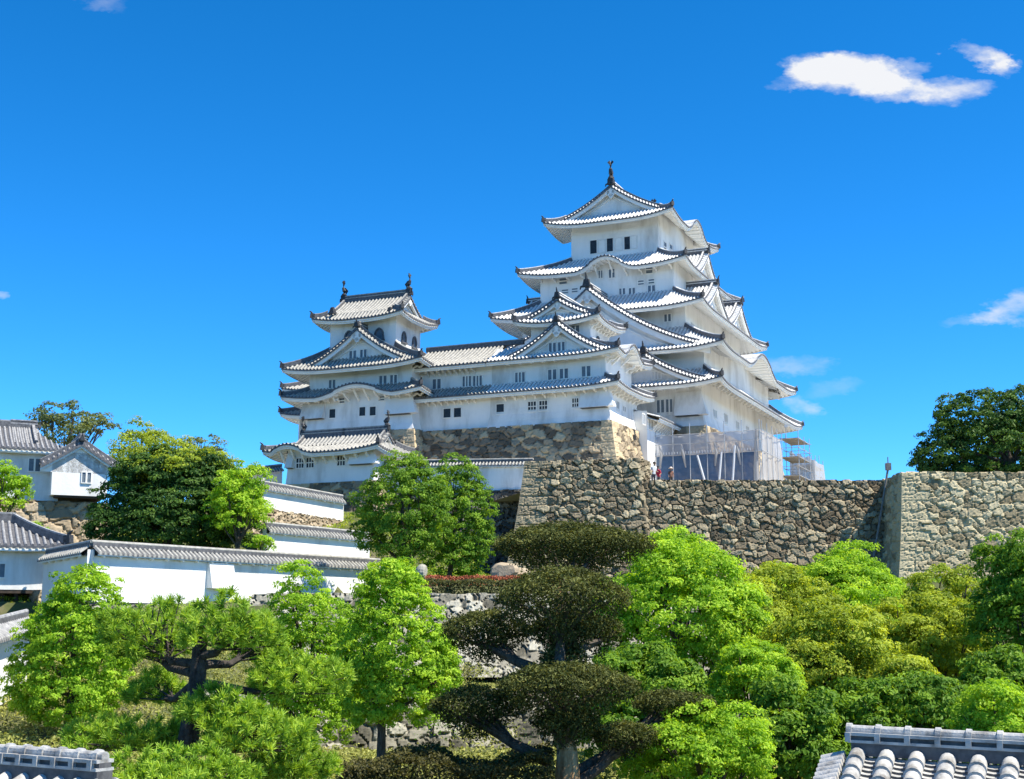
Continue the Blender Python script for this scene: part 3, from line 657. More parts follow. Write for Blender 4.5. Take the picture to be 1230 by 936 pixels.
tag(m_.build('drain_pipe', mat('grey_pipe', (.12, .12, .12), (.2, .2, .19), .5)), 'thin grey pipe running down the inner corner beside the bastion', 'pipe')
# castle bases (castle frame turned to world)
def cpath(pts): return [C2W(u, v, 0)[:2] for u, v in pts]
stone_wall('castle_stone_base', 'stone base under the tallest white tower, mostly behind netting', cpath([(-10.7, 6), (-10.7, -13.45), (10.75, -13.45), (10.75, 13.4), (5, 13.4)]), 17.95, 9.9, STB, (.85, .6), .12, .30, seed=21, quoin=(1, 2, 3), res=.14, ztvar=0, capw=.6, qtint=1.0)
stone_wall('castle_stone_base', 'stone base under the long gallery and the nearer small keep, above the tiled garden wall', cpath([(-10.9, yF+1.15), (w1[1]+.25, yF+.95), (w1[1]+.25, -16)]), [17.0, 16.9, 16.9], 9.9, STB, (.8, .55), .13, .24, seed=23, quoin=(1,), res=.11, ztvar=0, capw=.6, qtint=1.05)
stone_wall('castle_stone_base', 'stone base under the leftmost small keep, with a pale corner', cpath([(v1[0]-.2, -19), (v1[0]-.2, yI+1.5), (v1[1]+.25, yI+1.5), (v1[1]+.25, -20)]), 17.1, 9.9, STB, (.8, .55), .13, .24, seed=25, quoin=(1, 2), res=.11, ztvar=0, capw=.6, qtint=1.05)
_gb = front(400, 580, gv+1.2)[1]
stone_wall('turret_stone_base', 'mossy stone base under the low wavy-roofed turret', cpath([(gw[0]-.2, gv+6), (gw[0]-.2, gv+1.05), (gw[1]+.2, gv+1.05), (gw[1]+.2, gv+6)]), _gb+.02, 7.8, STB, (.8, .55), .12, .2, seed=27, quoin=(2,), res=.11, ztvar=0, capw=.5, qtint=.75)

# ================================================================== TILED PLASTER WALLS
def dobei(label, P0, P1, h, mats=(OT, OV), hw=.42, th=.32, pitch=.27, rise=.3, depth=None, base_z=None, group=None, m=PL, eavebr=True, name='plaster_wall', loops=()):
    """plastered earth wall with a little tiled roof; P0, P1 ridge ends"""
    P0 = np.array(P0, float); P1 = np.array(P1, float); d = P1-P0; L = np.hypot(d[0], d[1]); sl = d[2]/L; ang = math.atan2(d[1], d[0])
    o = thing(name, label, 'wall', (P0[0], P0[1], P0[2]-h), ang, group)
    def G(a, n, z): return np.stack(np.broadcast_arrays(a, n, z+sl*a+h), -1)
    w_ = M(); zb0 = -h-.8 if base_z is None else -h-base_z
    A = np.linspace(0, L, 24)
    for sg in (-1, 1):
        w_.grid(G(A[None], np.array([[sg*th/2], [sg*th/2]]), np.stack([0*A-rise-.12, 0*A+zb0])), 0, flip=(sg < 0))
    for e in (0, L): w_.add([G(e, -th/2, zb0), G(e, th/2, zb0), G(e, th/2, -.15), G(e, -th/2, -.15)], [[0, 1, 2, 3] if e else [3, 2, 1, 0]])
    w_.build('wall', m, o)
    t_ = M(); a, rh, rm = ribcols(L, pitch)
    for sg in (-1, 1):
        nrow = np.array([.06, .5, 1, 1.0])[:, None]; z = np.array([0, -.46, -1, -1.0])[:, None]*rise
        zz = z+rh[None]*.085; zz = np.concatenate([zz[:3], zz[2:3]*0+z[3:]-.07])
        t_.grid(G(a[None], sg*nrow*hw, zz), rm, flip=(sg > 0))
        w_.v and None
    e_ = M(); e_.box(0, 0, 0, 0, 0, 0) if False else None
    for sg in (-1, 1):
        e_.grid(G(A[None], np.array([[sg*hw*.93], [sg*hw*.93], [sg*th*.4]]), np.stack([0*A-rise-.05, 0*A-rise-.12, 0*A-rise-.1])), 0, flip=(sg < 0))
        if eavebr:
            for x in np.arange(.4, L-.2, .9): e_.beam(G(x, sg*th*.4, -rise-.13), G(x, sg*hw*.86, -rise-.13), .09, .09)
    r = t_.build('roof', [mats[0], mats[1]], o); e_.build('eave', PLT, r)
    r_ = M(); r_.beam(G(0, 0, .07), G(L, 0, .07), .2, .17, 1); r_.tube([G(-.04, 0, .19), G(L/2, 0, .19), G(L+.04, 0, .19)], .085, 8, 0); r_.build('ridge', [mats[0], mats[1]], r)
    return o, G, L, th, sl
STi = (IT, OV)
# long front wall in two runs, and the lit wall behind it
q0 = at(110, 656, 60); q1 = at(455, 677, 76)
oL, GL_, LL, thL, _ = dobei('long white wall with grey tiled coping and a small box bay, behind the front trees', q0, q1, 2.2, STi, base_z=.15, hw=.45)
m_ = M(); _t = .405
Gb = lambda a, n, z: GL_(a, n, z)
a0 = _t*LL-1.25; a1 = a0+1.55
m_.hexa([Gb(a0, -thL/2-.42, -1.62), Gb(a1, -thL/2-.42, -1.62), Gb(a1, -thL/2, -1.62), Gb(a0, -thL/2, -1.62), Gb(a0, -thL/2-.16, -.45), Gb(a1, -thL/2-.16, -.45), Gb(a1, -thL/2, -.45), Gb(a0, -thL/2, -.45)])
m_.build('box_bay', PL, oL)
q2 = at(57, 666, 64.2)
dobei('short greyish stretch of white wall angled back to the gate building', q2, q0, 2.2, STi, base_z=.15, hw=.45)
d_ = (q1-q0); 
_bz = lambda p, dz: (p[0], p[1])
stone_wall('wall_footing', 'low course of pale stones under the long white wall', [_bz(q2, 0), _bz(q0, 0), (q1[0], q1[1])], [q2[2]-2.2, q0[2]-2.18, q1[2]-2.18], 0.6, STR, (.4, .3), .1, .2, seed=31, res=.08)
for (l_, p0, p1, h_, z_) in [
    ('white wall with grey coping, second tier up, just above the long front wall', at(318, 632, 80), at(442, 644, 87), 1.9, .2),
    ('white wall with grey coping above pale rubble, below the leftmost turret', at(298, 579, 90), at(411, 599, 97), 1.55, .0),
    ('white wall with bright coping on a stone base, beside the broad stone wall', at(444, 557, 109), at(640, 554.5, 104.5), 2.2, .0),
    ('short cream wall with dark coping, far left below the castle', at(285, 567, 116), at(338, 561, 119), 1.7, 1.),
    ('small white wall with coping right of the projecting box house, partly behind the dark tree', at(106, 614, 92), at(152, 620, 96), 2.2, 1.)]:
    dobei(l_, p0, p1, h_, STi, base_z=z_, m=PLO if 'rubble' in l_ or 'cream' in l_ else PL, hw=.42)
p0 = at(298, 579, 90); p1 = at(411, 599, 97)
stone_wall('rubble_wall', 'pale rubble footing under the middle-left white wall', [(p0[0], p0[1]-.15), (p1[0], p1[1]-.15)], [p0[2]-1.5, p1[2]-1.5], 5.5, STW, (.35, .28), .12, .35, seed=33, res=.08)
p0 = at(444, 557, 109); p1 = at(640, 554.5, 104.5)
stone_wall('dark_stone_wall', 'dark rounded stones under the white wall, left of the broad stone wall', [(p0[0], p0[1]-.2), (p1[0]+2, p1[1]-.9)], [p0[2]-2.15, p1[2]-2.2], 2.5, STD, (.6, .45), .2, .22, seed=35, res=.1)

# ================================================================== LEFT BUILDINGS
LY = R_(24)
def frame_b(px, py, Y):                           # frame facing the camera and a bit to the right
    o = at(px, py, Y); return o
# upper turret: main hall + projecting gabled box
o0 = at(44, 600, 90); ub = thing('turret_house', 'white house with a projecting gabled box bay on a tan stone wall, far left', 'building', tuple(o0), LY)
org0 = (0, 0, 0)
px2m = 90/FPX
ur = Skirt((-12, 1.9, -.7, 8.3), (-12, -.2, 3.75, 3.85), 3.15, 5.1, .7, .15, sides='FB', pitch=.31, rh=.1, th=.3)
ur.build(ub, org0, (OT, OV, RE), tip=False); uw = (-12, 1.3, 0, 7.6); walls(ub, org0, uw, -.3, ur.top(uw))
gable(ub, org0, 'R', 3.8, .25, -1.6, 3.0, 5.12, 3.62, .2, .4, .4, [OT, OV, RE], bw=.25, orn=.5, pitch=.31, inner=False)
m_ = M(); m_.beam((-12, 3.8, 5.25), (0, 3.8, 5.25), .4, .42, 1); m_.beam((-12, 3.8, 5.5), (0, 3.8, 5.5), .3, .12, 0); m_.build('ridge', [OT, OV], ub)
gable(ub, org0, 'F', 2.45, 1.35, -3, 2.45, 3.75, 2.2, .12, .4, .35, [OT, OV, RE], bw=.2, orn=.55, pitch=.31, inner=False)
m_ = M(); m_.box(.75, 4.2, -1.0, 2.6, .25, 3.0); m_.box(1.0, 4.0, -.9, 2.4, .12, .25, 1); m_.build('box_bay', [PL, WD], ub)
window(ub, org0, 'F', -1.0, 2.6, 3.15, 1.1, 1.75); window(ub, org0, 'F', 0, -.6, .1, 1.8, 2.6)
o1 = at(0, 603, 90)
c_ = cos(LY); s_ = sin(LY)
def LW(o, x, y): return (o[0]+x*c_-y*s_, o[1]+x*s_+y*c_)
stone_wall('warm_stone_wall', 'warm tan stone wall with large blocks under the far-left white house', [LW(o0, -14, -.15), LW(o0, 4.3, -.15), LW(o0, 4.3, 6)], o0[2]-.05, 4.6, STW, (.95, .7), .14, .12, seed=41, quoin=(1,), res=.1, ztvar=.05)
# rear gate building
o0 = at(57, 709, 65); lb = thing('gate_house', 'white gate building with hipped grey roof over a dark passage, lower left', 'building', tuple(o0), LY)
lr = Skirt((-9, .75, -.7, 5.2), (-9, -1.5, 2.2, 2.3), 1.95, 3.25, .7, .12, sides='FRB', pitch=.29, rh=.1, th=.26, R=2)
lr.build(lb, org0, (OT, OV, RE)); lw = (-9, 0, 0, 4.5); walls(lb, org0, lw, 0, lr.top(lw))
m_ = M(); m_.beam((-9, 2.25, 3.4), (-1.4, 2.25, 3.4), .36, .4, 1); m_.beam((-9, 2.25, 3.62), (-1.4, 2.25, 3.62), .28, .1, 0); m_.build('ridge', [OT, OV], lb)
window(lb, org0, 'F', 0, -2.45, -1.9, .55, 1.15)
m_ = M(); m_.box(-9, .0, .02, 4.4, -.16, 0); m_.box(-9, 0, 4.0, 4.4, -2.9, -.16)
for x in (-8, -6.6, -5.2, -3.8, -2.5, -1.9, -1.3): m_.box(x-.09, x+.09, .5, .68, -2.9, -.16)
m_.box(-9, -.4, .52, .62, -1.2, -1.05); m_.build('gate_posts', WD, lb)
stone_wall('gate_stone_pier', 'shadowed stone pier beside the dark gate passage', [LW(o0, -.55, 4), LW(o0, -.55, -.1), LW(o0, 1.2, -.1)], o0[2]-.02, -1.2, STG, (.5, .4), .12, .06, seed=43, res=.08)
# small side wall further down
q3 = at(-60, 765, 41); q4 = at(31, 741, 50)
dobei('low white wall with thick grey coping at the left edge, below the gate', q3, q4, 2.0, (OT, OV), hw=.55, rise=.4, base_z=.6)

# ================================================================== RETAINING RUBBLE AND TERRACES
t0 = at(495, 713, 62.3); t1 = at(705, 716, 61.5)
stone_wall('rubble_slope', 'sloping pale rubble bank behind the clipped dark tree, upper part', [(t0[0]-7, 62.5), (t0[0], 62.0), (t1[0]+9, 61.4)], t0[2], -1.5, STR, (.42, .34), .17, .95, seed=51, res=.075, capw=.5, curve=.5)
t2 = at(430, 828, 50); 
stone_wall('retaining_wall', 'low wall of pale blocks at the bottom behind the clipped dark tree', [(-12.5, 49.6), (10, 49.9)], t2[2], -4.0, STR, (.62, .4), .13, .45, seed=53, res=.075, capw=.5, curve=.5)
# loose boulders
def boulder(name, label, p, s, seed, m=STR, group=None):
    r_ = np.random.RandomState(seed); m_ = M(); nu, nv = 14, 9
    u = np.linspace(0, 2*pi, nu+1); v = np.linspace(0, pi, nv); U, V = np.meshgrid(u, v)
    D = np.stack([np.cos(U)*np.sin(V), np.sin(U)*np.sin(V), np.cos(V)], -1)
    rad = np.ones(U.shape)
    for k in range(9):
        n_ = r_.randn(3); n_ /= np.linalg.norm(n_); c = r_.uniform(.55, .85); dp = D@n_; rad = np.where(dp*rad > c, c/np.maximum(dp, 1e-3), rad)
    P = D*rad[..., None]*np.array(s)+np.array(p); m_.grid(P, 0, flip=True)
    return tag(m_.build(name, m, attr=np.full(P.shape[0]*P.shape[1], r_.uniform(.5, .95))), label, 'rock', group)
p = at(608, 688, 66); boulder('boulder', 'large tan boulder at the foot of the dark wall, right of the red flowers', p+(0, 0, .0), (.75, .55, .55), 5, STW)
p = at(628, 690, 66.5); boulder('boulder', 'smaller tan boulder leaning right of the large one', p, (.6, .5, .36), 6, STW)
for i, (x, y) in enumerate(((507, 688), (499, 694))): boulder('boulder', ('pale stone at the left end of the red flower hedge, the right one of two', 'pale stone at the left end of the red flower hedge, the left one of two')[i], at(x, y, 66+i), (.32, .3, .4-.08*i), 8+i)

# ================================================================== FOREGROUND TILED COPINGS
NT = mat('near_roof_tile', (.20, .19, .175), (.52, .50, .46), .55, 5, .25, 30, c3=(.40, .40, .39), detail=8)
NM = mat('tile_mortar', (.62, .61, .58), (.78, .77, .74), .85, 9)
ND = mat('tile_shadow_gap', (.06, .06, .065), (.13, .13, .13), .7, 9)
def near_coping(label, P0, P1, pitch, slope_len, drop, style):
    P0 = np.array(P0); P1 = np.array(P1); d = P1-P0; L = np.hypot(d[0], d[1]); ang = math.atan2(d[1], d[0]); sl = d[2]/L
    o = thing('tiled_wall', label, 'wall', (P0[0], P0[1], P0[2]), ang, 'near tiled copings')
    def G(a, n, z): return np.array([a, n, z+sl*a])
    ns = int(L/pitch); r = pitch*.30
    t_ = M(); f_ = M(); c_ = M()
    for sg in (-1, 1):
        ll = slope_len
        S = lambda t: (sg*(.1+t*ll), -.14-t*drop)
        for i in range(ns+1):
            x = i*pitch+.12; nseg = 4 if sg < 0 else 2
            for j in range(nseg):
                ta, tb = j/nseg, (j+1)/nseg+.03; rad = [r*.90, r*.92, r*1.0, r*1.04]
                pts = [G(x, *S(ta+(tb-ta)*q)) for q in (0, .1, .88, 1)]
                t_.tube([p_+np.array([0, 0, .012*q2]) for p_, q2 in zip(pts, (0, .4, 1, 2))], rad, 14)
            e = G(x, *S(1.03)); 
            t_.tube([e, e+np.array([0, sg*.03, -.012])], [r*1.12, r*1.12], 14)
            # flat tiles between
            if i < ns:
                nf = 9 if sg < 0 else 3
                for j in range(nf):
                    ta, tb = j/nf, (j+1)/nf
                    xs = np.linspace(x+r*.6, x+pitch-r*.6, 5); sag = -.02*np.sin(np.linspace(0, pi, 5))
                    A = [G(q, *S(ta))+np.array([0, 0, s2-.03]) for q, s2 in zip(xs, sag)]; B = [G(q, *S(tb+.01))+np.array([0, 0, s2+.0]) for q, s2 in zip(xs, sag)]; Cc = [b_-np.array([0, 0, .035]) for b_ in B]
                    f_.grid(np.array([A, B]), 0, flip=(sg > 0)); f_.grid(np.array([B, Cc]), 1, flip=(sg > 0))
        # underside board
    t_.build('round_tiles', NT, o, smooth=True); f_.build('flat_tiles', [NT, ND], o)
    w_ = M(); w_.hexa([G(.1, -.16, -2.6), G(L, -.16, -2.6), G(L, .16, -2.6), G(.1, .16, -2.6), G(.1, -.16, -.2), G(L, -.16, -.2), G(L, .16, -.2), G(.1, .16, -.2)])
    for sg in (-1, 1): w_.hexa([G(0, sg*.05, -.22), G(L, sg*.05, -.22), G(L, sg*(slope_len*.92), -.2-drop), G(0, sg*(slope_len*.92), -.2-drop), G(0, sg*.05, -.17), G(L, sg*.05, -.17), G(L, sg*(slope_len*.92), -.16-drop), G(0, sg*(slope_len*.92), -.16-drop)])
    w_.build('wall', PLO, o)
    r_ = M()
    r_.beam(G(.05, 0, -.08), G(L, 0, -.08), .22, .14, 1)
    r_.beam(G(.02, 0, .005), G(L, 0, .005), .25, .03, 0)
    r_.beam(G(.05, 0, .045), G(L, 0, .045), .17, .05, 1)
    r_.beam(G(.02, 0, .085), G(L, 0, .085), .24, .035, 0)
    r_.tube([G(0, 0, .125), G(L/2, 0, .125), G(L, 0, .125)], .055, 12, 0)
    for i in range(int(L/pitch)+1):
        x = .02+i*pitch
        r_.tube([G(x-.03, 0, .127), G(x+.03, 0, .127)], .072, 12, 0)
        r_.box(x-.03, x+.03, -.135, .135, G(x, 0, -.0)[2], G(x, 0, .1)[2], 0)
    r_.build('ridge', [NT, ND], o)
    if style == 'end':
        v_ = M()
        for j in range(9):
            t = j/9; c = G(-.12, -(.1+t*slope_len), -.16-t*drop)
            v_.tube([c+np.array([.1, 0, 0]), c-np.array([.16, 0, .06])], [r*.6, r*.62], 9, 0)
        v_.build('verge_tiles', NT, o, smooth=True)
    return o
q0 = at(1019, 890, 16.4); q1 = at(1290, 905, 15.4)
near_coping('nearest grey tiled wall top, bottom right corner', q0, q1, .325, .72, .36, 'end')
q0 = at(-50, 911, 15.6); q1 = at(126, 925, 14.6)
near_coping('nearest grey tiled wall top, bottom left corner', q0, q1, .25, .72, .36, '')

# ================================================================== NETTING AND SCAFFOLD
def netmat(name, col, alpha, c2=None):
    m = mat(name, col, c2 or col, .8, 2.5); t = m.node_tree; N = t.nodes; L = t.links
    tr = N.new('ShaderNodeBsdfTransparent'); tl = N.new('ShaderNodeBsdfTranslucent'); mx = N.new('ShaderNodeMixShader'); mx2 = N.new('ShaderNodeMixShader')
    tl.inputs[0].default_value = (*col, 1); mx2.inputs[0].default_value = .4; mx.inputs[0].default_value = alpha
    L.new(N['Principled BSDF'].outputs[0], mx2.inputs[1]); L.new(tl.outputs[0], mx2.inputs[2]); L.new(tr.outputs[0], mx.inputs[1]); L.new(mx2.outputs[0], mx.inputs[2]); L.new(mx.outputs[0], N['Material Output'].inputs[0]); return m
NB = netmat('blue_grey_sheet', (.05, .11, .22), .95, (.10, .18, .31)); NG = netmat('grey_mesh_netting', (.42, .45, .52), .72); NW = netmat('white_netting', (.54, .53, .52), .9)
PIPE = mat('scaffold_pipe', (.35, .36, .37), (.5, .5, .5), .4, metal=.3); WP = mat('white_prop', (.5, .52, .55), rough=.5)
def CW(u, v, z): return np.array(C2W(u, v, z))
vN = -17.4
uA, _ = front(772, 560, vN); uB, _ = front(914, 560, vN)
_, zt1 = front(845, 545, vN); _, zt2 = front(905, 516, vN); z0 = 10.15
org = C2W((uA+uB)/2, vN, z0)
net = thing('scaffold_netting', 'blue sheet and grey mesh netting with white props, hung before the tall tower base', 'netting', org)
def sheet(name, A, B, zb, zt, m, parent, org, amp=.12, nx=60, nz=24, seed=0, sag=.1):
    A = np.array(A[:2]); B = np.array(B[:2]); L = np.linalg.norm(B-A); n_ = np.array([B[1]-A[1], A[0]-B[0]])/L
    u = np.linspace(0, 1, nx)[None]; v = np.linspace(0, 1, nz)[:, None]
    D = amp*(np.sin(u*L*2.1+seed+v*2)+.6*np.sin(u*L*4.7+v*5+seed*2)+.5*np.sin(u*L*1.1-v*7))*(.4+.6*np.sin(v*pi))
    X = A[0]+(B[0]-A[0])*u+n_[0]*D; Y = A[1]+(B[1]-A[1])*u+n_[1]*D
    Z = zb+(zt-zb)*v-sag*np.abs(np.sin(u*L/1.8*pi))*(v > .95)+0*u
    m_ = M(); m_.grid(np.stack([X, Y, Z], -1)); return m_.build(name, m, parent, org, smooth=True)
sheet('blue_sheet', CW(uA, vN, 0), CW(uB-.3, vN, 0), z0, zt1, NB, net, org, .05, seed=1)
sheet('mesh_netting', CW(uA+.4, vN+.25, 0), CW(uB-.3, vN+.25, 0), zt1-.3, zt2, NG, net, org, .04, seed=3)
vR = side(938, 560, uB)[0]
sheet('side_netting', CW(uB, vN-.1, 0), CW(uB, vR, 0), z0, zt2+.1, NW, net, org, .14, seed=5)
m_ = M(); m_.tube([CW(uB-.3, vN-.05, z0), CW(uB-.35, vN-.15, (z0+zt2)/2), CW(uB-.25, vN, zt2)], [.3, .22, .15], 8); 
for i, x in enumerate((.15, .34, .62, .8)):
    q = uA+(uB-uA)*x; m_.tube([CW(q, vN-.15, zt1+.9), CW(q+.25, vN-.35, zt1), CW(q+.1+.3*(i % 2), vN-.25, zt1-1.1)], [.05, .13, .06], 6)
m_.build('loose_fold', NW, net, org, smooth=True)
m_ = M()
for u in np.linspace(uA-.2, uB, 8): m_.tube([CW(u, vN-.2, z0), CW(u, vN-.2, zt2+.8)], .035, 6)
for z in (zt1-.05, (zt1+zt2)/2, zt2-.1): m_.tube([CW(uA-1.0, vN-.24, z), CW(uB+.3, vN-.24, z)], .03, 6)
for v in np.linspace(vN, vR, 5): m_.tube([CW(uB+.15, v, z0), CW(uB+.15, v, zt2+.7)], .03, 6)
for z in (zt1, zt2-.1): m_.tube([CW(uB+.18, vN-.3, z), CW(uB+.18, vR, z)], .03, 6)
for k in range(36): q = uA+1+(uB-uA-1.5)*k/36; m_.tube([CW(q, vN-.3, zt1+.02), CW(q, vN-.32, zt1+.22)], .05, 5, 1)
m_.build('pipe_frame', [PIPE, WP], net, org)
for (x0, y0, x1, y1) in ((837, 547, 856, 581), (866, 543, 860, 580), (882, 535, 877, 580)):
    a0, b0 = front(x0, y0, vN-.5); a1, b1 = front(x1, y1, vN-1.2); m_ = M(); m_.tube([CW(a0, vN-.35, b0), CW(a1, vN-1.2, z0)], .09, 8); m_.build('prop', WP, net, org)
def scaffold(name, label, u0, u1, v0, v1, z0, z1, netface=None, extra=.9):
    org = C2W((u0+u1)/2, (v0+v1)/2, z0); o = thing(name, label, 'scaffolding', org); m_ = M(); b_ = M(); rr = np.random.RandomState(5)
    us = np.linspace(u0, u1, max(2, int((u1-u0)/1.3)+1)); vs = np.linspace(v0, v1, max(2, int((v1-v0)/1.8)+1))
    for u in us:
        for v in vs: m_.tube([CW(u, v, z0), CW(u, v, z1+extra*rr.rand())], .035, 6)
    for z in np.arange(z0+.9, z1+.1, .9):
        for v in vs: m_.tube([CW(u0-.2, v, z), CW(u1+.2, v, z)], .028, 6)
        for u in us: m_.tube([CW(u, v0-.2, z), CW(u, v1+.2, z)], .028, 6)
    for z in np.arange(z0+1.8, z1, 1.8):
        p = [CW(u0, v0, z), CW(u1, v0, z), CW(u1, v1, z), CW(u0, v1, z)]; b_.hexa(p+[q+(0, 0, .06) for q in p])
    m_.tube([CW(u0, v0, z0), CW(u1, v0, z0+1.8)], .025, 6); m_.tube([CW(u1, v0, z0+1.8), CW(u0, v0, z0+3.6)], .025, 6)
    m_.build('pipe_frame', PIPE, o, org); b_.build('deck', mat('deck_board', (.22, .2, .17), (.32, .3, .26)), o, org)
    return o, org
vs_ = 5.5; uS0 = front(938, 560, vs_)[0]; uS1 = front(960, 560, vs_)[0]; zS = front(945, 527, vs_)[1]
so, og = scaffold('scaffold_tower', 'open pipe scaffold tower between two white netted blocks, right of the tall tower', uS0, uS1, vs_, vs_+5, 10.1, zS)
m_ = M(); q = CW(uS0+.6, vs_, zS); m_.tube([q, q+(0, 0, 1.2)], .03, 6); m_.box(q[0]-.16, q[0]+.16, q[1]-.12, q[1]+.12, q[2]+1.1, q[2]+1.35); m_.build('site_lamp', PIPE, so, og)
v2_ = 12; uT0 = front(949, 560, v2_)[0]; uT1 = front(979, 560, v2_)[0]; zT = front(955, 543, v2_)[1]; zT1 = front(973, 552, v2_)[1]
s2o, og = scaffold('netted_scaffold', 'scaffold wrapped in white netting, the outermost block at the right of the castle', uT0+.3, uT1-.4, v2_+.3, v2_+6, 10.1, zT1-.2, extra=1.4)
m_ = M()
P = np.zeros((8, 26, 3))
for j, q in enumerate(np.linspace(0, 1, 26)):
    top = zT*(1-q)+zT1*q+.15*np.sin(q*19)
    for i, h in enumerate(np.linspace(0, 1, 8)): P[i, j] = CW(uT0+(uT1-uT0)*q, v2_+.1*np.sin(q*14+h*5), 10.1+(top-10.1)*h)
m_.grid(P); P2 = np.array([[CW(uT1+.1*np.sin(q*12+h*4)-.3*h, v2_+6*q, 10.1+(zT1-10.1)*h) for q in np.linspace(0, 1, 16)] for h in np.linspace(0, 1, 6)]); m_.grid(P2)
m_.build('netting', NW, s2o, og, smooth=True)

# ================================================================== PEOPLE ON THE TERRACE
SKIN = mat('skin', (.45, .27, .18)); HAIR = mat('dark_hair', (.02, .016, .014))
def person(label, px, Y, h, shirt, pants, hat=None, face=-1.2, bend=0., arm=0.):
    p = at(px, 575, Y); zf = 10.14; s = h/1.7
    o = bpy.data.objects.new('person', None); me = bpy.data.meshes.new('person')
    J = {}; V_ = []; E_ = []; Rr = []; Ml = []
    def add(n, x, y, z, r, par=None):
        J[n] = len(V_); V_.append((x*s, y*s, z*s)); Rr.append(r*s)
        if par: E_.append((J[par], J[n]))
    add('pel', 0, 0, .93, .15); add('waist', 0, -.01-bend*.1, 1.08, .13, 'pel'); add('chest', 0, -.02-bend*.3, 1.3, .16, 'waist'); add('neckb', 0, -.01-bend*.4, 1.44, .075, 'chest'); add('neck', 0, -.02-bend*.45, 1.5, .05, 'neckb')
    add('h1', 0, -.03-bend*.5, 1.57, .085, 'neck'); add('h2', 0, -.02-bend*.5, 1.65, .09, 'h1')
    for sg, t in ((-1, 'l'), (1, 'r')):
        add('sh'+t, sg*.18, -.02-bend*.32, 1.39, .065, 'chest'); add('el'+t, sg*.23, .03-arm*.1, 1.14, .045, 'sh'+t); add('wr'+t, sg*.22, -.06-arm*.25, .93+arm*.25, .032, 'el'+t); add('hd'+t, sg*.21, -.09-arm*.32, .86+arm*.32, .04, 'wr'+t)
        add('hip'+t, sg*.09, 0, .88, .09, 'pel'); add('kn'+t, sg*.1, -.02, .5, .065, 'hip'+t); add('an'+t, sg*.1, .02, .09, .045, 'kn'+t); add('ft'+t, sg*.11, -.13, .04, .04, 'an'+t)
    me.from_pydata(V_, E_, []); b = bpy.data.objects.new('person', me); scn.collection.objects.link(b)
    b.modifiers.new('skin', 'SKIN'); sub = b.modifiers.new('sub', 'SUBSURF'); sub.levels = sub.render_levels = 2
    for i, v in enumerate(me.skin_vertices[0].data): v.radius = (Rr[i], Rr[i]*.8); v.use_root = (i == 0)
    dg = bpy.context.evaluated_depsgraph_get(); ev = b.evaluated_get(dg); nm = bpy.data.meshes.new_from_object(ev); bpy.data.objects.remove(b)
    nm.materials.clear()
    for q in (SKIN, shirt, pants): nm.materials.append(q)
    for f in nm.polygons:
        z = f.center[2]/s; x = abs(f.center[0]/s); f.material_index = 1 if (.92 < z < 1.47 and not (x > .17 and z < 1.16)) else 2 if z <= .92 and not (x > .17 and z > .7) and z > .1 else 0
        f.use_smooth = True
    b = bpy.data.objects.new('person', nm); scn.collection.objects.link(b); b.location = (p[0], p[1], zf); b.rotation_euler = (0, 0, face)
    tag(b, label, 'person')
    m_ = M(); hx, hy = 0, (-.02-bend*.5)*s
    u = np.linspace(0, 2*pi, 15); v = np.linspace(0, pi*.55, 7); U, Vq = np.meshgrid(u, v)
    m_.grid(np.stack([hx+.105*s*np.cos(U)*np.sin(Vq), hy+.02+.115*s*np.sin(U)*np.sin(Vq), 1.64*s+.11*s*np.cos(Vq)], -1), flip=True); hh = m_.build('hair', HAIR, b, smooth=True)
    # nose and ears so the head reads as a head
    m_ = M(); m_.tube([(0, hy-.09*s, 1.64*s), (0, hy-.125*s, 1.6*s)], [.012*s, .02*s], 6)
    for sg in (-1, 1): m_.tube([(sg*.095*s, hy, 1.6*s), (sg*.105*s, hy, 1.645*s)], .018*s, 6)
    m_.build('face_features', SKIN, b, smooth=True)
    if hat:
        m_ = M(); r = np.array([.0, .09, .12, .13, .24, .25]); z = np.array([.15, .145, .1, .045, .01, .0])
        m_.grid(np.stack([r[:, None]*s*np.cos(u)[None], hy+r[:, None]*s*np.sin(u)[None], (1.66+z[:, None])*s+0*u[None]], -1), flip=True); m_.build('hat', hat, b, smooth=True)
    return b
person('person in a white shirt at the left end of the terrace edge, leaning forward', 784.5, 95.2, 1.72, mat('white_shirt', (.75, .75, .75)), mat('dark_trousers', (.04, .04, .06)), face=.6, bend=.3, arm=.6)
person('person in a red top between the other two on the terrace', 791.5, 95.8, 1.52, mat('red_shirt', (.55, .03, .06)), mat('grey_trousers', (.12, .12, .13)), face=-.8, bend=.2, arm=.4)
person('person wearing a pale sun hat, rightmost of the three on the terrace', 806, 95, 1.32, mat('brown_top', (.25, .12, .08)), mat('brown_trousers', (.1, .07, .05)), hat=mat('straw_hat', (.62, .5, .4)), face=.2)

# ================================================================== FOLIAGE
def leafmat(name, c1, c2, c3=None, tr=.35, rough=.55, spec=.2, trc=(1.5, 1.35, .5)):
    return mat(name, c1, c2, rough, .8, attr=True, transl=tr, spec=spec, c3=c3, tr_col=trc)
LB = leafmat('bright_leaf', (.13, .27, .014), (.52, .70, .07), (.30, .50, .032), tr=.46)
LM = leafmat('mid_leaf', (.055, .14, .014), (.30, .46, .045), (.14, .27, .022), tr=.4)
LDK = leafmat('deep_leaf', (.018, .062, .014), (.12, .215, .032), (.052, .12, .020), tr=.3)
LY_ = leafmat('olive_leaf', (.14, .21, .016), (.50, .58, .075), (.29, .38, .034), tr=.44)
LT = leafmat('clipped_leaf', (.022, .034, .010), (.25, .26, .08), (.085, .10, .028), tr=.24, spec=.12, rough=.65)
LP = leafmat('pine_needle', (.07, .17, .016), (.50, .66, .09), (.27, .44, .04), tr=.32)
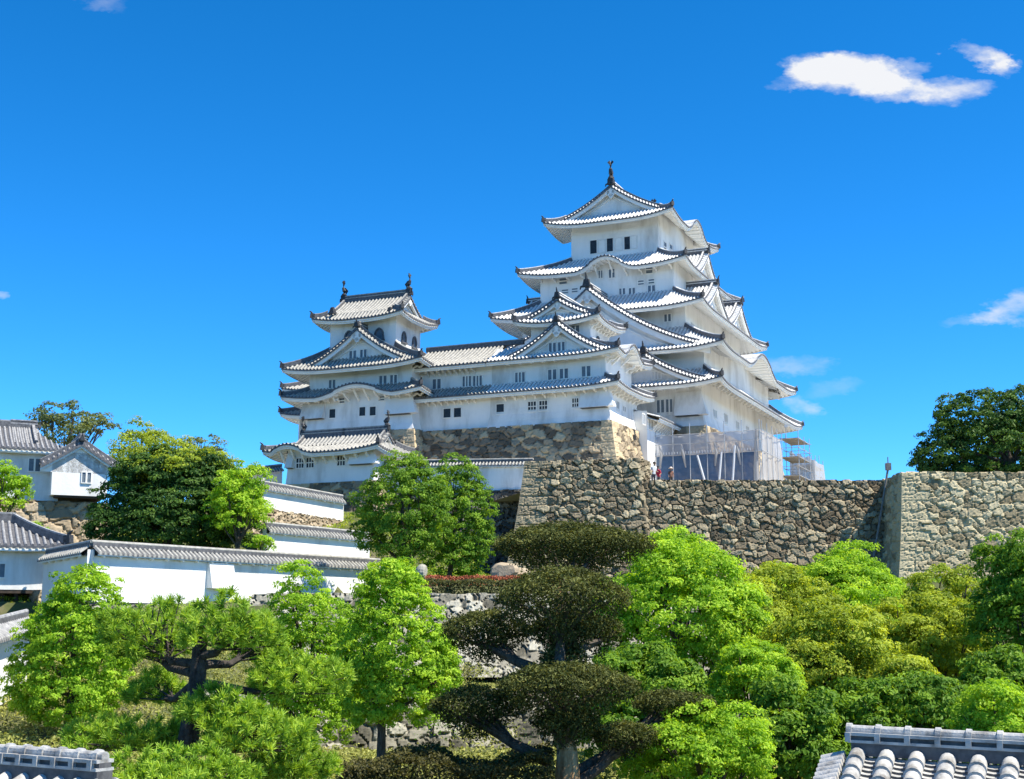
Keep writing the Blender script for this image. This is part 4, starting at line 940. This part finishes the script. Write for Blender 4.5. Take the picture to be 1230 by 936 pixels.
LDP = leafmat('sparse_leaf', (.07, .11, .05), (.24, .28, .10), (.14, .18, .07), tr=.35)
BK = mat('bark', (.030, .024, .018), (.12, .10, .075), .9, 6, .6, 14, stretch=(3, 3, .6))
BKP = mat('pine_bark', (.018, .016, .015), (.09, .075, .065), .9, 7, .8, 18, stretch=(2, 2, .8))
BKL = mat('peeling_bark', (.20, .11, .045), (.55, .36, .18), .9, 3, .6, 14, stretch=(3, 3, .7))
def unit(a): return a/(np.linalg.norm(a, axis=-1, keepdims=True)+1e-9)
def leaves(C_, Nrm, size, tint, r, asp=.55, lift=.25):
    """rhombic leaf faces at C_ with normals Nrm"""
    n = len(C_); t1 = unit(np.cross(Nrm, r.randn(n, 3))); t2 = np.cross(Nrm, t1); s = size[:, None]
    v = np.stack([C_-t1*s, C_+t2*s*asp+Nrm*s*lift*.5, C_+t1*s-Nrm*s*lift, C_-t2*s*asp+Nrm*s*lift*.5], 1).reshape(-1, 3)
    f = np.arange(n*4).reshape(n, 4); return v, f, tint
def crown_mesh(lobes, r, nclump, cr, per, lsize, floor=-.55, upw=.5, fill=.14):
    L_ = np.array(lobes, float); c = L_[:, :3]; ra = L_[:, 3:6]; wgt = (ra[:, 0]*ra[:, 2]+ra[:, 0]**2); wgt /= wgt.sum()
    k = r.choice(len(L_), int(nclump*1.7), p=wgt); d = unit(r.randn(len(k), 3)); d[:, 2] = np.where(d[:, 2] < floor, -d[:, 2]*.6, d[:, 2]); d = unit(d)
    rr = np.where(r.rand(len(k)) < fill, r.uniform(.35, .75, len(k)), np.where(r.rand(len(k)) < .1, r.uniform(1.06, 1.2, len(k)), r.uniform(.84, 1.06, len(k))))
    P = c[k]+d*ra[k]*rr[:, None]
    inside = np.zeros(len(P), bool)
    for j in range(len(L_)):
        q = np.linalg.norm((P-c[j])/ra[j], axis=1); inside |= (q < .62) & (k != j) & (r.rand(len(P)) < .85)
    P = P[~inside][:nclump]; dn = unit(d[~inside][:nclump]/ra[k[~inside][:nclump]]); n = len(P)
    ct = r.uniform(.12, .92, n); cs = r.uniform(.65, 1.3, n)*cr
    ax = unit(dn*.8+np.array([0, 0, upw]))
    dd = unit(r.randn(n, per, 3)); dot = (dd*ax[:, None]).sum(-1, keepdims=True); dd = np.where(dot < -.25, dd-2*dot*ax[:, None], dd)
    sq = np.array([1.15, 1.15, .62])
    Q = P[:, None]+dd*cs[:, None, None]*r.uniform(.45, 1.0, (n, per, 1))*sq
    Nn = unit(dd*.8+ax[:, None]*.5+r.randn(n, per, 3)*.35)
    t = np.clip(ct[:, None]+r.uniform(-.25, .25, (n, per)), 0, 1)
    return leaves(Q.reshape(-1, 3), Nn.reshape(-1, 3), (r.uniform(.7, 1.3, n*per)*lsize), t.ravel(), r)
def add_leaves(name, data, m, parent, org):
    v, f, t = data; m_ = M(); m_.add(v, f); return m_.build(name, m, parent, org, attr=t)
def tree(label, px0, px1, py0, py1, Y, m=LB, nl=9, dens=1., cr=.28, ls=.065, per=34, name='round_tree', cat='tree', group=None, seed=0, trunkpx=None, base=None, depth=.8, shape='round', lobes=None, tr_r=None, bark=BK, jag=.34, floor=-.55, fill=.14, zroot=None, nclump=None):
    """crown fills pixel box px0..px1, py0..py1 at distance Y"""
    r = np.random.RandomState(seed+17); a = at(px0, (py0+py1)/2, Y); b = at(px1, (py0+py1)/2, Y); tp = at((px0+px1)/2, py0, Y); bt = at((px0+px1)/2, py1, Y)
    cx = (a[0]+b[0])/2; W = (b[0]-a[0])/2*1.04; H = (tp[2]-bt[2])/2*1.03; cz = (tp[2]+bt[2])/2; D = W*depth
    tx = at(trunkpx, py1, Y)[0] if trunkpx else cx
    zr = float(gz(tx, Y)) if zroot is None else zroot
    o = thing(name, label, cat, (tx, Y, zr), 0, group)
    if lobes is None:
        lobes = [(cx, Y, cz-.05*H, W*.72, D*.72, H*.74)]
        for i in range(nl):
            th = i/nl*2*pi+r.uniform(-.3, .3); ph = r.uniform(-.55, .9); k = jag
            w_ = {'round': 1, 'cone': 1-.45*max(ph, 0), 'flat': 1}[shape]
            dx = cos(th)*(1-k)*W*w_*math.sqrt(1-min(ph*ph, .8)*.6); dy = sin(th)*(1-k)*D*w_; dz = ph*(1-k)*H
            s_ = r.uniform(.8, 1.15); lobes.append((cx+dx, Y+dy, cz+dz, W*k*s_, D*k*s_*1.1, H*k*s_*1.05))
        lobes.append((cx+r.uniform(-.2, .2)*W, Y, cz+(1-jag*.95)*H, W*jag*1.1, D*jag*1.1, H*jag))
    else:
        lobes = [(cx+l[0]*W, Y+l[1]*D, cz+l[2]*H, W*l[3], D*l[3] if len(l) < 6 else D*l[5], H*l[4]) for l in lobes]
    area = sum(l[3]*l[5]*4 for l in lobes); cr *= 1.22; per = int(per*1.75); ls *= .93; dens *= 1.08; n = nclump or int(dens*area/(cr*cr)*1.15)
    data = crown_mesh(lobes, r, n, cr, per, ls, floor=floor, fill=fill)
    add_leaves('crown', data, m, o, (tx, Y, zr))
    t_ = M(); R0 = tr_r or max(.12, min(W, H)*.09); top = np.array([cx, Y, cz+.3*H]); k0 = np.array([tx, Y, zr-.3])
    mid = k0+(top-k0)*.5+np.array([r.uniform(-.12, .12)*W, 0, 0])
    pts = [k0, k0+(mid-k0)*.15, k0+(mid-k0)*.6, mid, top]; t_.tube(pts, [R0*1.5, R0*1.05, R0*.85, R0*.7, R0*.2], 9)
    for l in lobes[1:]:
        e = np.array(l[:3]); s0 = k0+(mid-k0)*r.uniform(.6, 1.0); mm = (s0+e)/2+np.array([0, 0, -.06*H]); t_.tube([s0, mm, e], [R0*.45, R0*.3, R0*.1], 6)
        for q in range(2):
            ee = e+unit(r.randn(3))*np.array(l[3:6])*.7; t_.tube([(mm+e)/2, (e+ee)/2, ee], [R0*.2, R0*.12, R0*.04], 5)
    t_.build('trunk', bark, o, (tx, Y, zr), smooth=True)
    return o
# ---- upper left group
tree('airy half-bare tree with thin grey branches behind the far-left white house', 32, 136, 487, 560, 112, LDP, 12, .55, .5, .14, 20, 'sparse_tree', seed=1, jag=.3, fill=.3, tr_r=.25)
tree('yellow-green tree top rising behind the big dark tree, right of the half-bare tree', 122, 212, 506, 600, 106, LY_, 8, .7, .45, .11, 20, 'leafy_tree', seed=2)
tree('thin pale bush-topped tree just right of the yellow-green tree top', 208, 268, 522, 590, 104, LDP, 8, .6, .4, .12, 18, 'sparse_tree', seed=3, fill=.3)
tree('large dark green tree with olive upper leaves, left of the castle', 116, 305, 540, 668, 82, LDK, 12, 1.2, .36, .11, 26, 'broad_tree', seed=4, lobes=[(-.1, 0, -.6, .8, .4), (.75, 0, -.2, .25, .4), (0, 0, 0, .7, .8), (-.55, .1, -.1, .45, .6), (.5, 0, -.15, .5, .7), (-.25, 0, .35, .5, .6), (.3, 0, .3, .45, .6), (-.7, -.2, -.5, .3, .4), (.1, -.4, -.4, .6, .6), (.8, 0, -.5, .22, .4)])
tree('olive brown maple crown on top of the large dark tree', 150, 290, 530, 600, 82.5, LY_, 9, .7, .34, .09, 20, 'maple_tree', seed=5)
tree('light green round tree at the right edge of the large dark tree', 246, 327, 558, 662, 79, LB, 8, 1., .3, .08, 24, 'round_tree', seed=6)
tree('small bright bush in front of the second white wall, under the light green tree', 296, 332, 645, 668, 77, LB, 5, 1., .22, .07, 22, 'low_bush', 'bush', seed=7)
tree('bright green tree cut by the left edge, in front of the white house', -40, 36, 556, 630, 80, LB, 7, 1., .3, .085, 24, 'leafy_tree', seed=8)
tree('little light bush on the tan stone wall', 30, 56, 628, 652, 82, LB, 4, 1., .2, .06, 22, 'low_bush', 'bush', seed=9)
# ---- middle pair
tree('taller left one of the two middle green trees with a bare dark trunk', 426, 540, 546, 668, 70, LM, 11, 1., .27, .075, 26, 'round_tree', seed=10, floor=-.95,  trunkpx=491, lobes=[(0, 0, 0, .8, .75), (-.05, 0, .6, .45, .4), (.4, 0, .2, .5, .5), (-.5, 0, 0, .45, .4), (-.65, 0, -.45, .35, .4), (.6, 0, -.35, .42, .5), (-.1, 0, -.6, .7, .4), (.2, 0, .5, .35, .4)])
tree('right one of the two middle green trees beside the broad stone wall', 508, 590, 549, 692, 72.5, LM, 10, 1., .27, .075, 26, 'round_tree', seed=11, floor=-.95,  trunkpx=535, lobes=[(0, 0, 0, .8, .75), (-.1, 0, .65, .42, .35), (.5, 0, .1, .5, .45), (-.5, 0, .1, .45, .5), (.55, 0, -.4, .45, .4), (-.1, 0, -.65, .75, .35), (.3, 0, .5, .35, .35)])
# ---- dark leafy tree on the bastion
tree('big dark leafy tree on top of the bastion at the right', 1098, 1310, 464, 598, 97, LDK, 14, 1.3, .42, .13, 26, 'broad_tree', seed=12, floor=-.95, zroot=10, lobes=[(.1, 0, -.2, .8, .7), (-.55, 0, -.3, .42, .45), (-.75, 0, -.5, .24, .3), (-.2, 0, .35, .5, .5), (.35, 0, .5, .5, .45), (-.4, 0, -.75, .5, .3), (.3, 0, -.75, .7, .3), (.7, 0, .1, .4, .5), (-.62, 0, .05, .22, .25)])
tree('small paler tree just behind the dark bastion tree at the right edge', 1170, 1260, 500, 585, 103, LM, 7, .8, .4, .12, 20, 'leafy_tree', seed=13, zroot=10)
# ---- front left
tree('bright green bushy tree behind the left of the pine', 16, 156, 682, 860, 43, LB, 11, 1., .2, .055, 26, 'bushy_tree', seed=14, floor=-.95,  lobes=[(0, 0, -.7, .8, .38), (.6, 0, -.1, .4, .45), (-.75, 0, -.55, .3, .35), (0, 0, -.2, .75, .7), (-.55, 0, -.45, .42, .45), (.3, 0, .3, .55, .6), (-.1, 0, .05, .6, .6), (.45, 0, -.4, .5, .5), (.15, 0, .5, .5, .45), (-.6, 0, 0, .3, .3)])
tree('narrow bright tree just right of the pine top', 306, 446, 673, 880, 45, LB, 10, 1., .2, .055, 26, 'round_tree', seed=15, floor=-.95,  lobes=[(.1, 0, -.75, .7, .35), (-.6, 0, -.55, .42, .4), (0, 0, -.3, .75, .6), (-.3, 0, .45, .42, .5), (.5, 0, -.3, .5, .5), (-.5, 0, -.2, .4, .5), (.1, 0, .1, .6, .5)])
tree('tall bright egg-shaped tree in front of the long white wall, left of the clipped tree', 410, 543, 676, 872, 38, LB, 12, 1.1, .17, .05, 28, 'round_tree', seed=16, floor=-.95,  trunkpx=458, lobes=[(0, 0, 0, .85, .7), (-.1, 0, .5, .6, .5), (.55, 0, -.15, .4, .4), (-.5, 0, -.1, .45, .45), (.2, 0, -.45, .7, .5), (-.4, 0, -.6, .5, .35), (.75, 0, -.4, .28, .3), (-.15, 0, .75, .35, .25)])
# ---- right mass
G_ = 'camphor trees below the broad wall'
def rt(label, x0, x1, y0, y1, Y, m, seed, **k): tree(label, x0, x1, y0, y1, Y, m, k.pop('nl', 12), k.pop('dens', 1.15), k.pop('cr', .26), k.pop('ls', .06), 40, k.pop('name', 'leafy_tree'), 'tree', k.pop('group', G_), seed=seed, **k)
rt('bright green tree with a thin dark trunk, right behind the clipped dark tree', 712, 915, 650, 850, 40, LB, 20, trunkpx=838, nl=14, lobes=[(0, 0, .1, .7, .6), (-.2, 0, .62, .35, .35), (.3, 0, .45, .45, .4), (-.6, 0, .2, .38, .35), (-.5, 0, -.3, .45, .4), (.55, 0, -.05, .45, .5), (-.75, 0, -.05, .25, .3), (.7, 0, -.5, .3, .4), (-.55, 0, -.75, .4, .25), (.3, 0, -.45, .35, .3), (.75, 0, .1, .25, .3)])
rt('upper bright crown peak right behind the top clipped pad', 768, 856, 640, 760, 46, LB, 21)
rt('pale yellow-green crown right of the tree with the thin trunk', 850, 1010, 684, 850, 44, LY_, 22)
rt('bright green crown standing highest, just below the bastion corner', 970, 1086, 656, 770, 52, LB, 23)
rt('yellow-green crown under the right half of the bastion', 1056, 1192, 684, 830, 50, LY_, 24)
rt('bright crown strip left of the crown below the bastion corner', 880, 1000, 682, 780, 56, LB, 25)
rt('large yellow-green tree in the middle of the right thicket', 915, 1075, 735, 900, 38, LY_, 26, nl=13)
rt('bright crown between the large yellow-green tree and the crown below the bastion corner', 985, 1110, 700, 830, 45, LB, 40)
rt('olive tree right of the large yellow-green one in the thicket', 1050, 1190, 715, 880, 41, LY_, 27)
rt('dark green tree cut by the right edge, tallest at that side', 1172, 1310, 645, 850, 38, LM, 28)
rt('low mid-green tree under the tree cut by the right edge', 1150, 1290, 780, 900, 34, LM, 41, cr=.2)
rt('bright yellow-green bush behind the bottom right tiled wall top', 1140, 1275, 822, 930, 27, LB, 29, cr=.16, ls=.04)
rt('bright green bush at the bottom, right of the clipped tree trunk', 752, 925, 846, 990, 25, LB, 30, cr=.16, ls=.038, nl=13)
rt('bright crown low between the thin-trunked tree and the bottom bush', 850, 960, 770, 880, 35, LB, 42, cr=.2, ls=.05)
rt('dim green tree between the bottom bush and the tiled wall top', 880, 1020, 820, 970, 31, LM, 31, cr=.2)
rt('mid-green shaded tree low behind the tiled wall top', 985, 1175, 815, 960, 32, LM, 32, cr=.22, ls=.06)
rt('green tree filling the gap low behind the thin-trunked tree', 690, 850, 780, 950, 34, LM, 33, cr=.2)
rt('low yellow-green tree under the olive tree in the thicket', 1040, 1160, 790, 900, 36, LY_, 43, cr=.22)
# ---- clipped (topiary) tree with dark pads
def clipped(label, trunk, pads, Y, seed, name='clipped_tree', zr=None, dens=1.):
    r = np.random.RandomState(seed); b = at(trunk[0][0], trunk[0][1], Y); zr = float(gz(b[0], Y)) if zr is None else zr
    org = (b[0], Y, zr); o = thing(name, label, 'tree', org)
    pts = [np.array([b[0], Y, zr-.2])]+[at(x, y, Y+dy) for x, y, dy, _ in trunk]; rad = [trunk[0][3]*1.2]+[q[3] for q in trunk]
    t_ = M(); t_.tube(pts, rad, 12); t_.build('trunk', BKL, o, org, smooth=True)
    for (x0, x1, y0, y1, dy, (bx, by)) in pads:
        Yp = Y+dy; a = at(x0, y0, Yp); c = at(x1, y0, Yp); top = at((x0+x1)/2, y0, Yp)[2]; bot = at((x0+x1)/2, y1, Yp)[2]
        cx = (a[0]+c[0])/2; W = (c[0]-a[0])/2; D = W*.8; H = top-bot; n = int(W*D*9500*dens)+800
        th = r.uniform(0, 2*pi, n); q = np.sqrt(r.rand(n)); up = r.rand(n) < .5
        bump = .95+.07*np.sin(th*3+seed)+.05*np.sin(th*7+x0)+.04*r.randn(n)*(r.rand(n) < .3)
        X = cx+W*q*np.cos(th)*bump; Yy = Yp+D*q*np.sin(th)*bump
        zt = top-.30*H*q**2.2-.05*H*(1+np.sin(X*7)*np.cos(Yy*6))
        frac = r.rand(n)**1.6; zl = bot+H*.60*q**1.6
        Z = np.where(up, zt+r.uniform(-.03, .03, n), zl+(zt-zl)*frac)
        Nn = np.where(up[:, None], np.stack([np.cos(th)*q*.5, np.sin(th)*q*.5, np.ones(n)], -1), np.stack([np.cos(th), np.sin(th), -.1+0*th], -1)); Nn = unit(Nn+r.randn(n, 3)*.75)
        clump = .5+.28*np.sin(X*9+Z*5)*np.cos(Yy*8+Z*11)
        add_leaves('foliage_pad', leaves(np.stack([X, Yy, Z], -1)+r.randn(n, 3)*.035, Nn, r.uniform(.022, .042, n), np.clip(clump*np.where(up, 1.0, .6)+r.uniform(-.3, .3, n), 0, 1), r, asp=.45), LT, o, org)  # leaves below each pad's top tinted darker: underside shade put into the leaf colour
        t_ = M(); e = np.array([cx, Yp, bot+.35*H]); s0 = at(bx, by, Y+dy*.2); t_.tube([s0, (s0+e)/2-(0, 0, .03), e], [.11, .085, .05], 8)
        for i in range(9):
            ph = i/9*2*pi; ee = np.array([cx+W*.75*cos(ph), Yp+D*.75*sin(ph), bot+H*.62]); t_.tube([(s0+e)/2, (e+ee)/2-(0, 0, .04), ee], [.05, .032, .012], 6)
        t_.build('branch', BK, o, org, smooth=True)
    return o
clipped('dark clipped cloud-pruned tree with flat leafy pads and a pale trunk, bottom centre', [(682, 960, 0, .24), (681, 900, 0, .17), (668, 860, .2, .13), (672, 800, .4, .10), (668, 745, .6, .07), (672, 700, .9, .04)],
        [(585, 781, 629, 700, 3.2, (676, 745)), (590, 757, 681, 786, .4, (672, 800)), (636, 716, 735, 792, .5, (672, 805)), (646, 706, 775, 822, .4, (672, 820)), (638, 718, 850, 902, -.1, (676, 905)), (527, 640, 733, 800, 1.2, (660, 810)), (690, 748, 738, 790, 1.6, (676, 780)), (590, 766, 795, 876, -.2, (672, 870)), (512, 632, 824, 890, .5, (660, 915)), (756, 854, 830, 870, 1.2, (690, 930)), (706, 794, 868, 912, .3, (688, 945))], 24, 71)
def hedge(name, label, x0, x1, y0, y1, z0, z1, m, seed, cat='hedge', ls=.05, dn=260):
    r = np.random.RandomState(seed); cx, cy = (x0+x1)/2, (y0+y1)/2; W, D, H = x1-x0, y1-y0, z1-z0
    n = int((W*D+2*W*H)*dn); f = r.rand(n) < W*D/(W*D+2*W*H)
    X = r.uniform(x0, x1, n); Yy = np.where(f, r.uniform(y0, y1, n), y0+r.uniform(0, .12, n)); wv = .08*H*np.sin(X*3)+.05*H*np.sin(X*9+Yy*5)
    Z = np.where(f, z1+wv, r.uniform(z0, z1, n)); Nn = unit(np.where(f[:, None], [0, -.3, 1.], [0, -1., .3])+r.randn(n, 3)*.7)
    data = leaves(np.stack([X, Yy, Z], -1)+r.randn(n, 3)*.03, Nn, r.uniform(.7, 1.3, n)*ls, r.uniform(0, 1, n), r)
    m_ = M(); m_.add(data[0], data[1]); ti = data[2]
    o = m_.build(name, m, None, (cx, cy, z0), loc=(cx, cy, z0), attr=ti); return tag(o, label, cat)
a = at(508, 714, 63); b = at(640, 714, 63)
hedge('low_hedge', 'low trimmed hedge topped with red flowers, above the rubble bank', a[0], b[0]+.8, 63, 64.2, 1.9, at(560, 698, 63)[2], leafmat('hedge_leaf', (.04, .05, .02), (.17, .17, .06), (.09, .10, .035)), 5, ls=.06)
RF = mat('red_flower', (.22, .05, .02), (.42, .12, .05), .6, 4, attr=True)
hedge('flower_bed', 'thin strip of red flowers along the top of the low hedge', a[0], b[0]+1.2, 64.3, 65.5, 2.4, at(560, 693, 64.5)[2], RF, 6, 'flowers', ls=.05)
a = at(412, 916, 24); b = at(664, 916, 24)
hedge('clipped_hedge', 'olive clipped hedge along the very bottom, left of the pale trunk', a[0], b[0], 23.4, 25.6, -3.7, at(540, 918, 24)[2], leafmat('olive_hedge_leaf', (.03, .035, .012), (.17, .15, .05), (.08, .08, .025)), 7, ls=.032, dn=1500)
# ---- pines
def pine(label, trunk, pads, Y, seed, name='pine_tree', nl=.115, tuft=.5):
    r = np.random.RandomState(seed); b = at(*trunk[0][:2], Y); zr = float(gz(b[0], Y)); org = (b[0], Y, zr); o = thing(name, label, 'pine tree', org)
    pts = [np.array([b[0], Y, zr-.2])]+[at(x, y, Y) for x, y, _ in trunk]; t_ = M(); t_.tube(pts, [trunk[0][2]*1.3]+[q[2] for q in trunk], 12)
    rg2 = np.random.RandomState(seed)
    t_.build('trunk', BKP, o, org, smooth=True)
    for (x0, x1, y0, y1, dy, (bx, by)) in pads:
        Yp = Y+dy; a = at(x0, y0, Yp); c = at(x1, y0, Yp); top = at(x0, y0, Yp)[2]; bot = at(x0, y1, Yp)[2]; cx = (a[0]+c[0])/2; W = (c[0]-a[0])/2; D = W*.75; H = (top-bot)
        nt_ = int(W*D*420*tuft)+50
        th = r.uniform(0, 2*pi, nt_); q = np.sqrt(r.rand(nt_)); X = cx+W*.92*q*np.cos(th); Yy = Yp+D*q*np.sin(th); Z = bot+H*(.05+.78*r.rand(nt_)*(1-.55*q**2))+.12*H*np.sin(X*5)*np.cos(Yy*4)
        T_ = np.stack([X, Yy, Z], -1); axx = unit(np.stack([np.cos(th)*q*.7, np.sin(th)*q*.7, .9+0*q], -1)+r.randn(nt_, 3)*.25); k = 46
        dd = unit(axx[:, None]*.75+r.randn(nt_, k, 3)*.62); L = r.uniform(.75, 1.15, (nt_, k, 1))*nl; root = T_[:, None]+axx[:, None]*r.uniform(-.03, .05, (nt_, k, 1))
        sd = unit(np.cross(dd, r.randn(nt_, k, 3)))*.0068
        v = np.stack([root-sd, root+sd, root+dd*L+sd*.5-[0, 0, .004], root+dd*L-sd*.5-[0, 0, .004]], 2).reshape(-1, 3); n = nt_*k
        t = np.clip(np.repeat(r.uniform(.15, .85, nt_), k)+r.uniform(-.2, .2, n), 0, 1)
        add_leaves('needle_pad', (v, np.arange(n*4).reshape(n, 4), t), LP, o, org)
        t_ = M(); s0 = at(bx, by, Y); e = np.array([cx, Yp, bot+.22*H]); mid = (s0+e)/2-np.array([0, 0, .1]); t_.tube([s0, s0*.7+mid*.3+(0, 0, .02), mid, e], [.075, .065, .055, .03], 8)
        for i in range(0, nt_, 4):
            s1 = mid+(e-mid)*r.rand(); t_.tube([s1, (s1+T_[i])/2-(0, 0, .02), T_[i]], [.02, .012, .006], 5)
        t_.build('branch', BKP, o, org, smooth=True)
    return o
pine('old pine with layered needle pads and a cut dark trunk, lower left', [(222, 925, .17), (226, 890, .15), (232, 850, .125), (238, 810, .115), (240, 775, .10), (241, 762, .085)],
     [(112, 250, 702, 792, .4, (238, 800)), (215, 345, 706, 778, -.4, (240, 790)), (140, 215, 730, 790, 1.2, (236, 812)), (280, 340, 722, 796, .8, (242, 800)), (75, 235, 850, 902, .3, (222, 892)), (210, 330, 822, 870, -.5, (232, 860)), (236, 385, 848, 905, -.7, (226, 900)), (298, 428, 770, 838, .5, (240, 822)), (150, 230, 800, 850, 1.2, (236, 822)), (290, 410, 880, 940, .2, (226, 918))], 20, 81, tuft=.62)
pine('low pine top in front at the bottom, right of the bottom left tiled wall top', [(220, 1000, .1), (225, 960, .08)],
     [(118, 240, 886, 950, 0, (222, 970)), (190, 320, 892, 955, .4, (222, 970)), (140, 260, 905, 970, -.4, (222, 980))], 15.5, 82, 'low_pine', .085, .8)
# ---- ground plants
def cover(name, label_, pts_px, n, m, seed, ls, hmax, cat=None):
    r = np.random.RandomState(seed); x0, x1, y0, y1 = pts_px
    X = r.uniform(x0, x1, n); Yy = r.uniform(y0, y1, n); hmax = hmax*np.where((X > -11.5) & (Yy > 43) & (Yy < 59) & (name == 'ivy_slope'), .18, 1); Z = gz(X, Yy)+r.rand(n)*hmax*(.5+.5*np.sin(X*1.7)*np.cos(Yy*1.3))
    Nn = unit(np.array([0, -.4, .8])+r.randn(n, 3)*.6); d_ = leaves(np.stack([X, Yy, Z], -1), Nn, r.uniform(.6, 1.3, n)*ls, np.clip(.5+.3*np.sin(X*2.1)*np.sin(Yy*2.7)+r.uniform(-.35, .35, n), 0, 1), r)
    m_ = M(); m_.add(d_[0], d_[1]); return tag(m_.build(name, m, attr=d_[2]), kind='stuff')
LI = leafmat('ivy_leaf', (.09, .11, .024), (.52, .52, .17), (.28, .30, .075), tr=.3)
cover('ivy_slope', '', (-24, 11, 28, 59), 150000, LI, 1, .065, .9)
cover('undergrowth', '', (3, 34, 20, 60), 60000, LM, 2, .08, .6)
cover('grass_terrace', '', (-8, 30, 63, 91), 30000, LM, 3, .10, .3)
cover('grass_bank', '', (-26, 0, 64, 100), 40000, LY_, 4, .09, .35)
# climbers on the rubble
def climber(label, px, py, Y, w, h, seed, m=LI, dens=1.):
    r = np.random.RandomState(seed); p = at(px, py, Y); n = int(900*w*h*dens); X = p[0]+r.randn(n)*w*.4; Z = p[2]+r.randn(n)*h*.35
    Yy = Y-.05-.35*(np.abs(p[2]-Z))*0+r.uniform(-.25, .1, n)+(Z-p[2])*.45; d_ = leaves(np.stack([X, Yy, Z], -1), unit(np.array([.1, -.8, .5])+r.randn(n, 3)*.5), r.uniform(.6, 1.3, n)*.045, r.rand(n), r)
    o = thing('climbing_plant', label, 'climbing plant', tuple(p)); m_ = M(); m_.add(d_[0], d_[1]); m_.build('foliage', m, o, tuple(p), attr=d_[2]); t_ = M()
    t_.tube([p+(0, -.3, -h*.8), p+(.1, -.15, -.1), p+(w*.2, .1, h*.4)], [.03, .02, .008], 6); t_.build('stem', BK, o, tuple(p)); return o
climber('small green plant growing on the pale block wall, right of the egg-shaped tree trunk', 520, 858, 47.5, 1.3, .7, 1, LM)
climber('olive creeper over the pale block wall under the left clipped pads', 590, 880, 47.5, 1.5, .6, 2)
climber('olive creeper at the top of the pale block wall, behind the lowest left clipped pad', 556, 806, 55, 1.6, .5, 3)
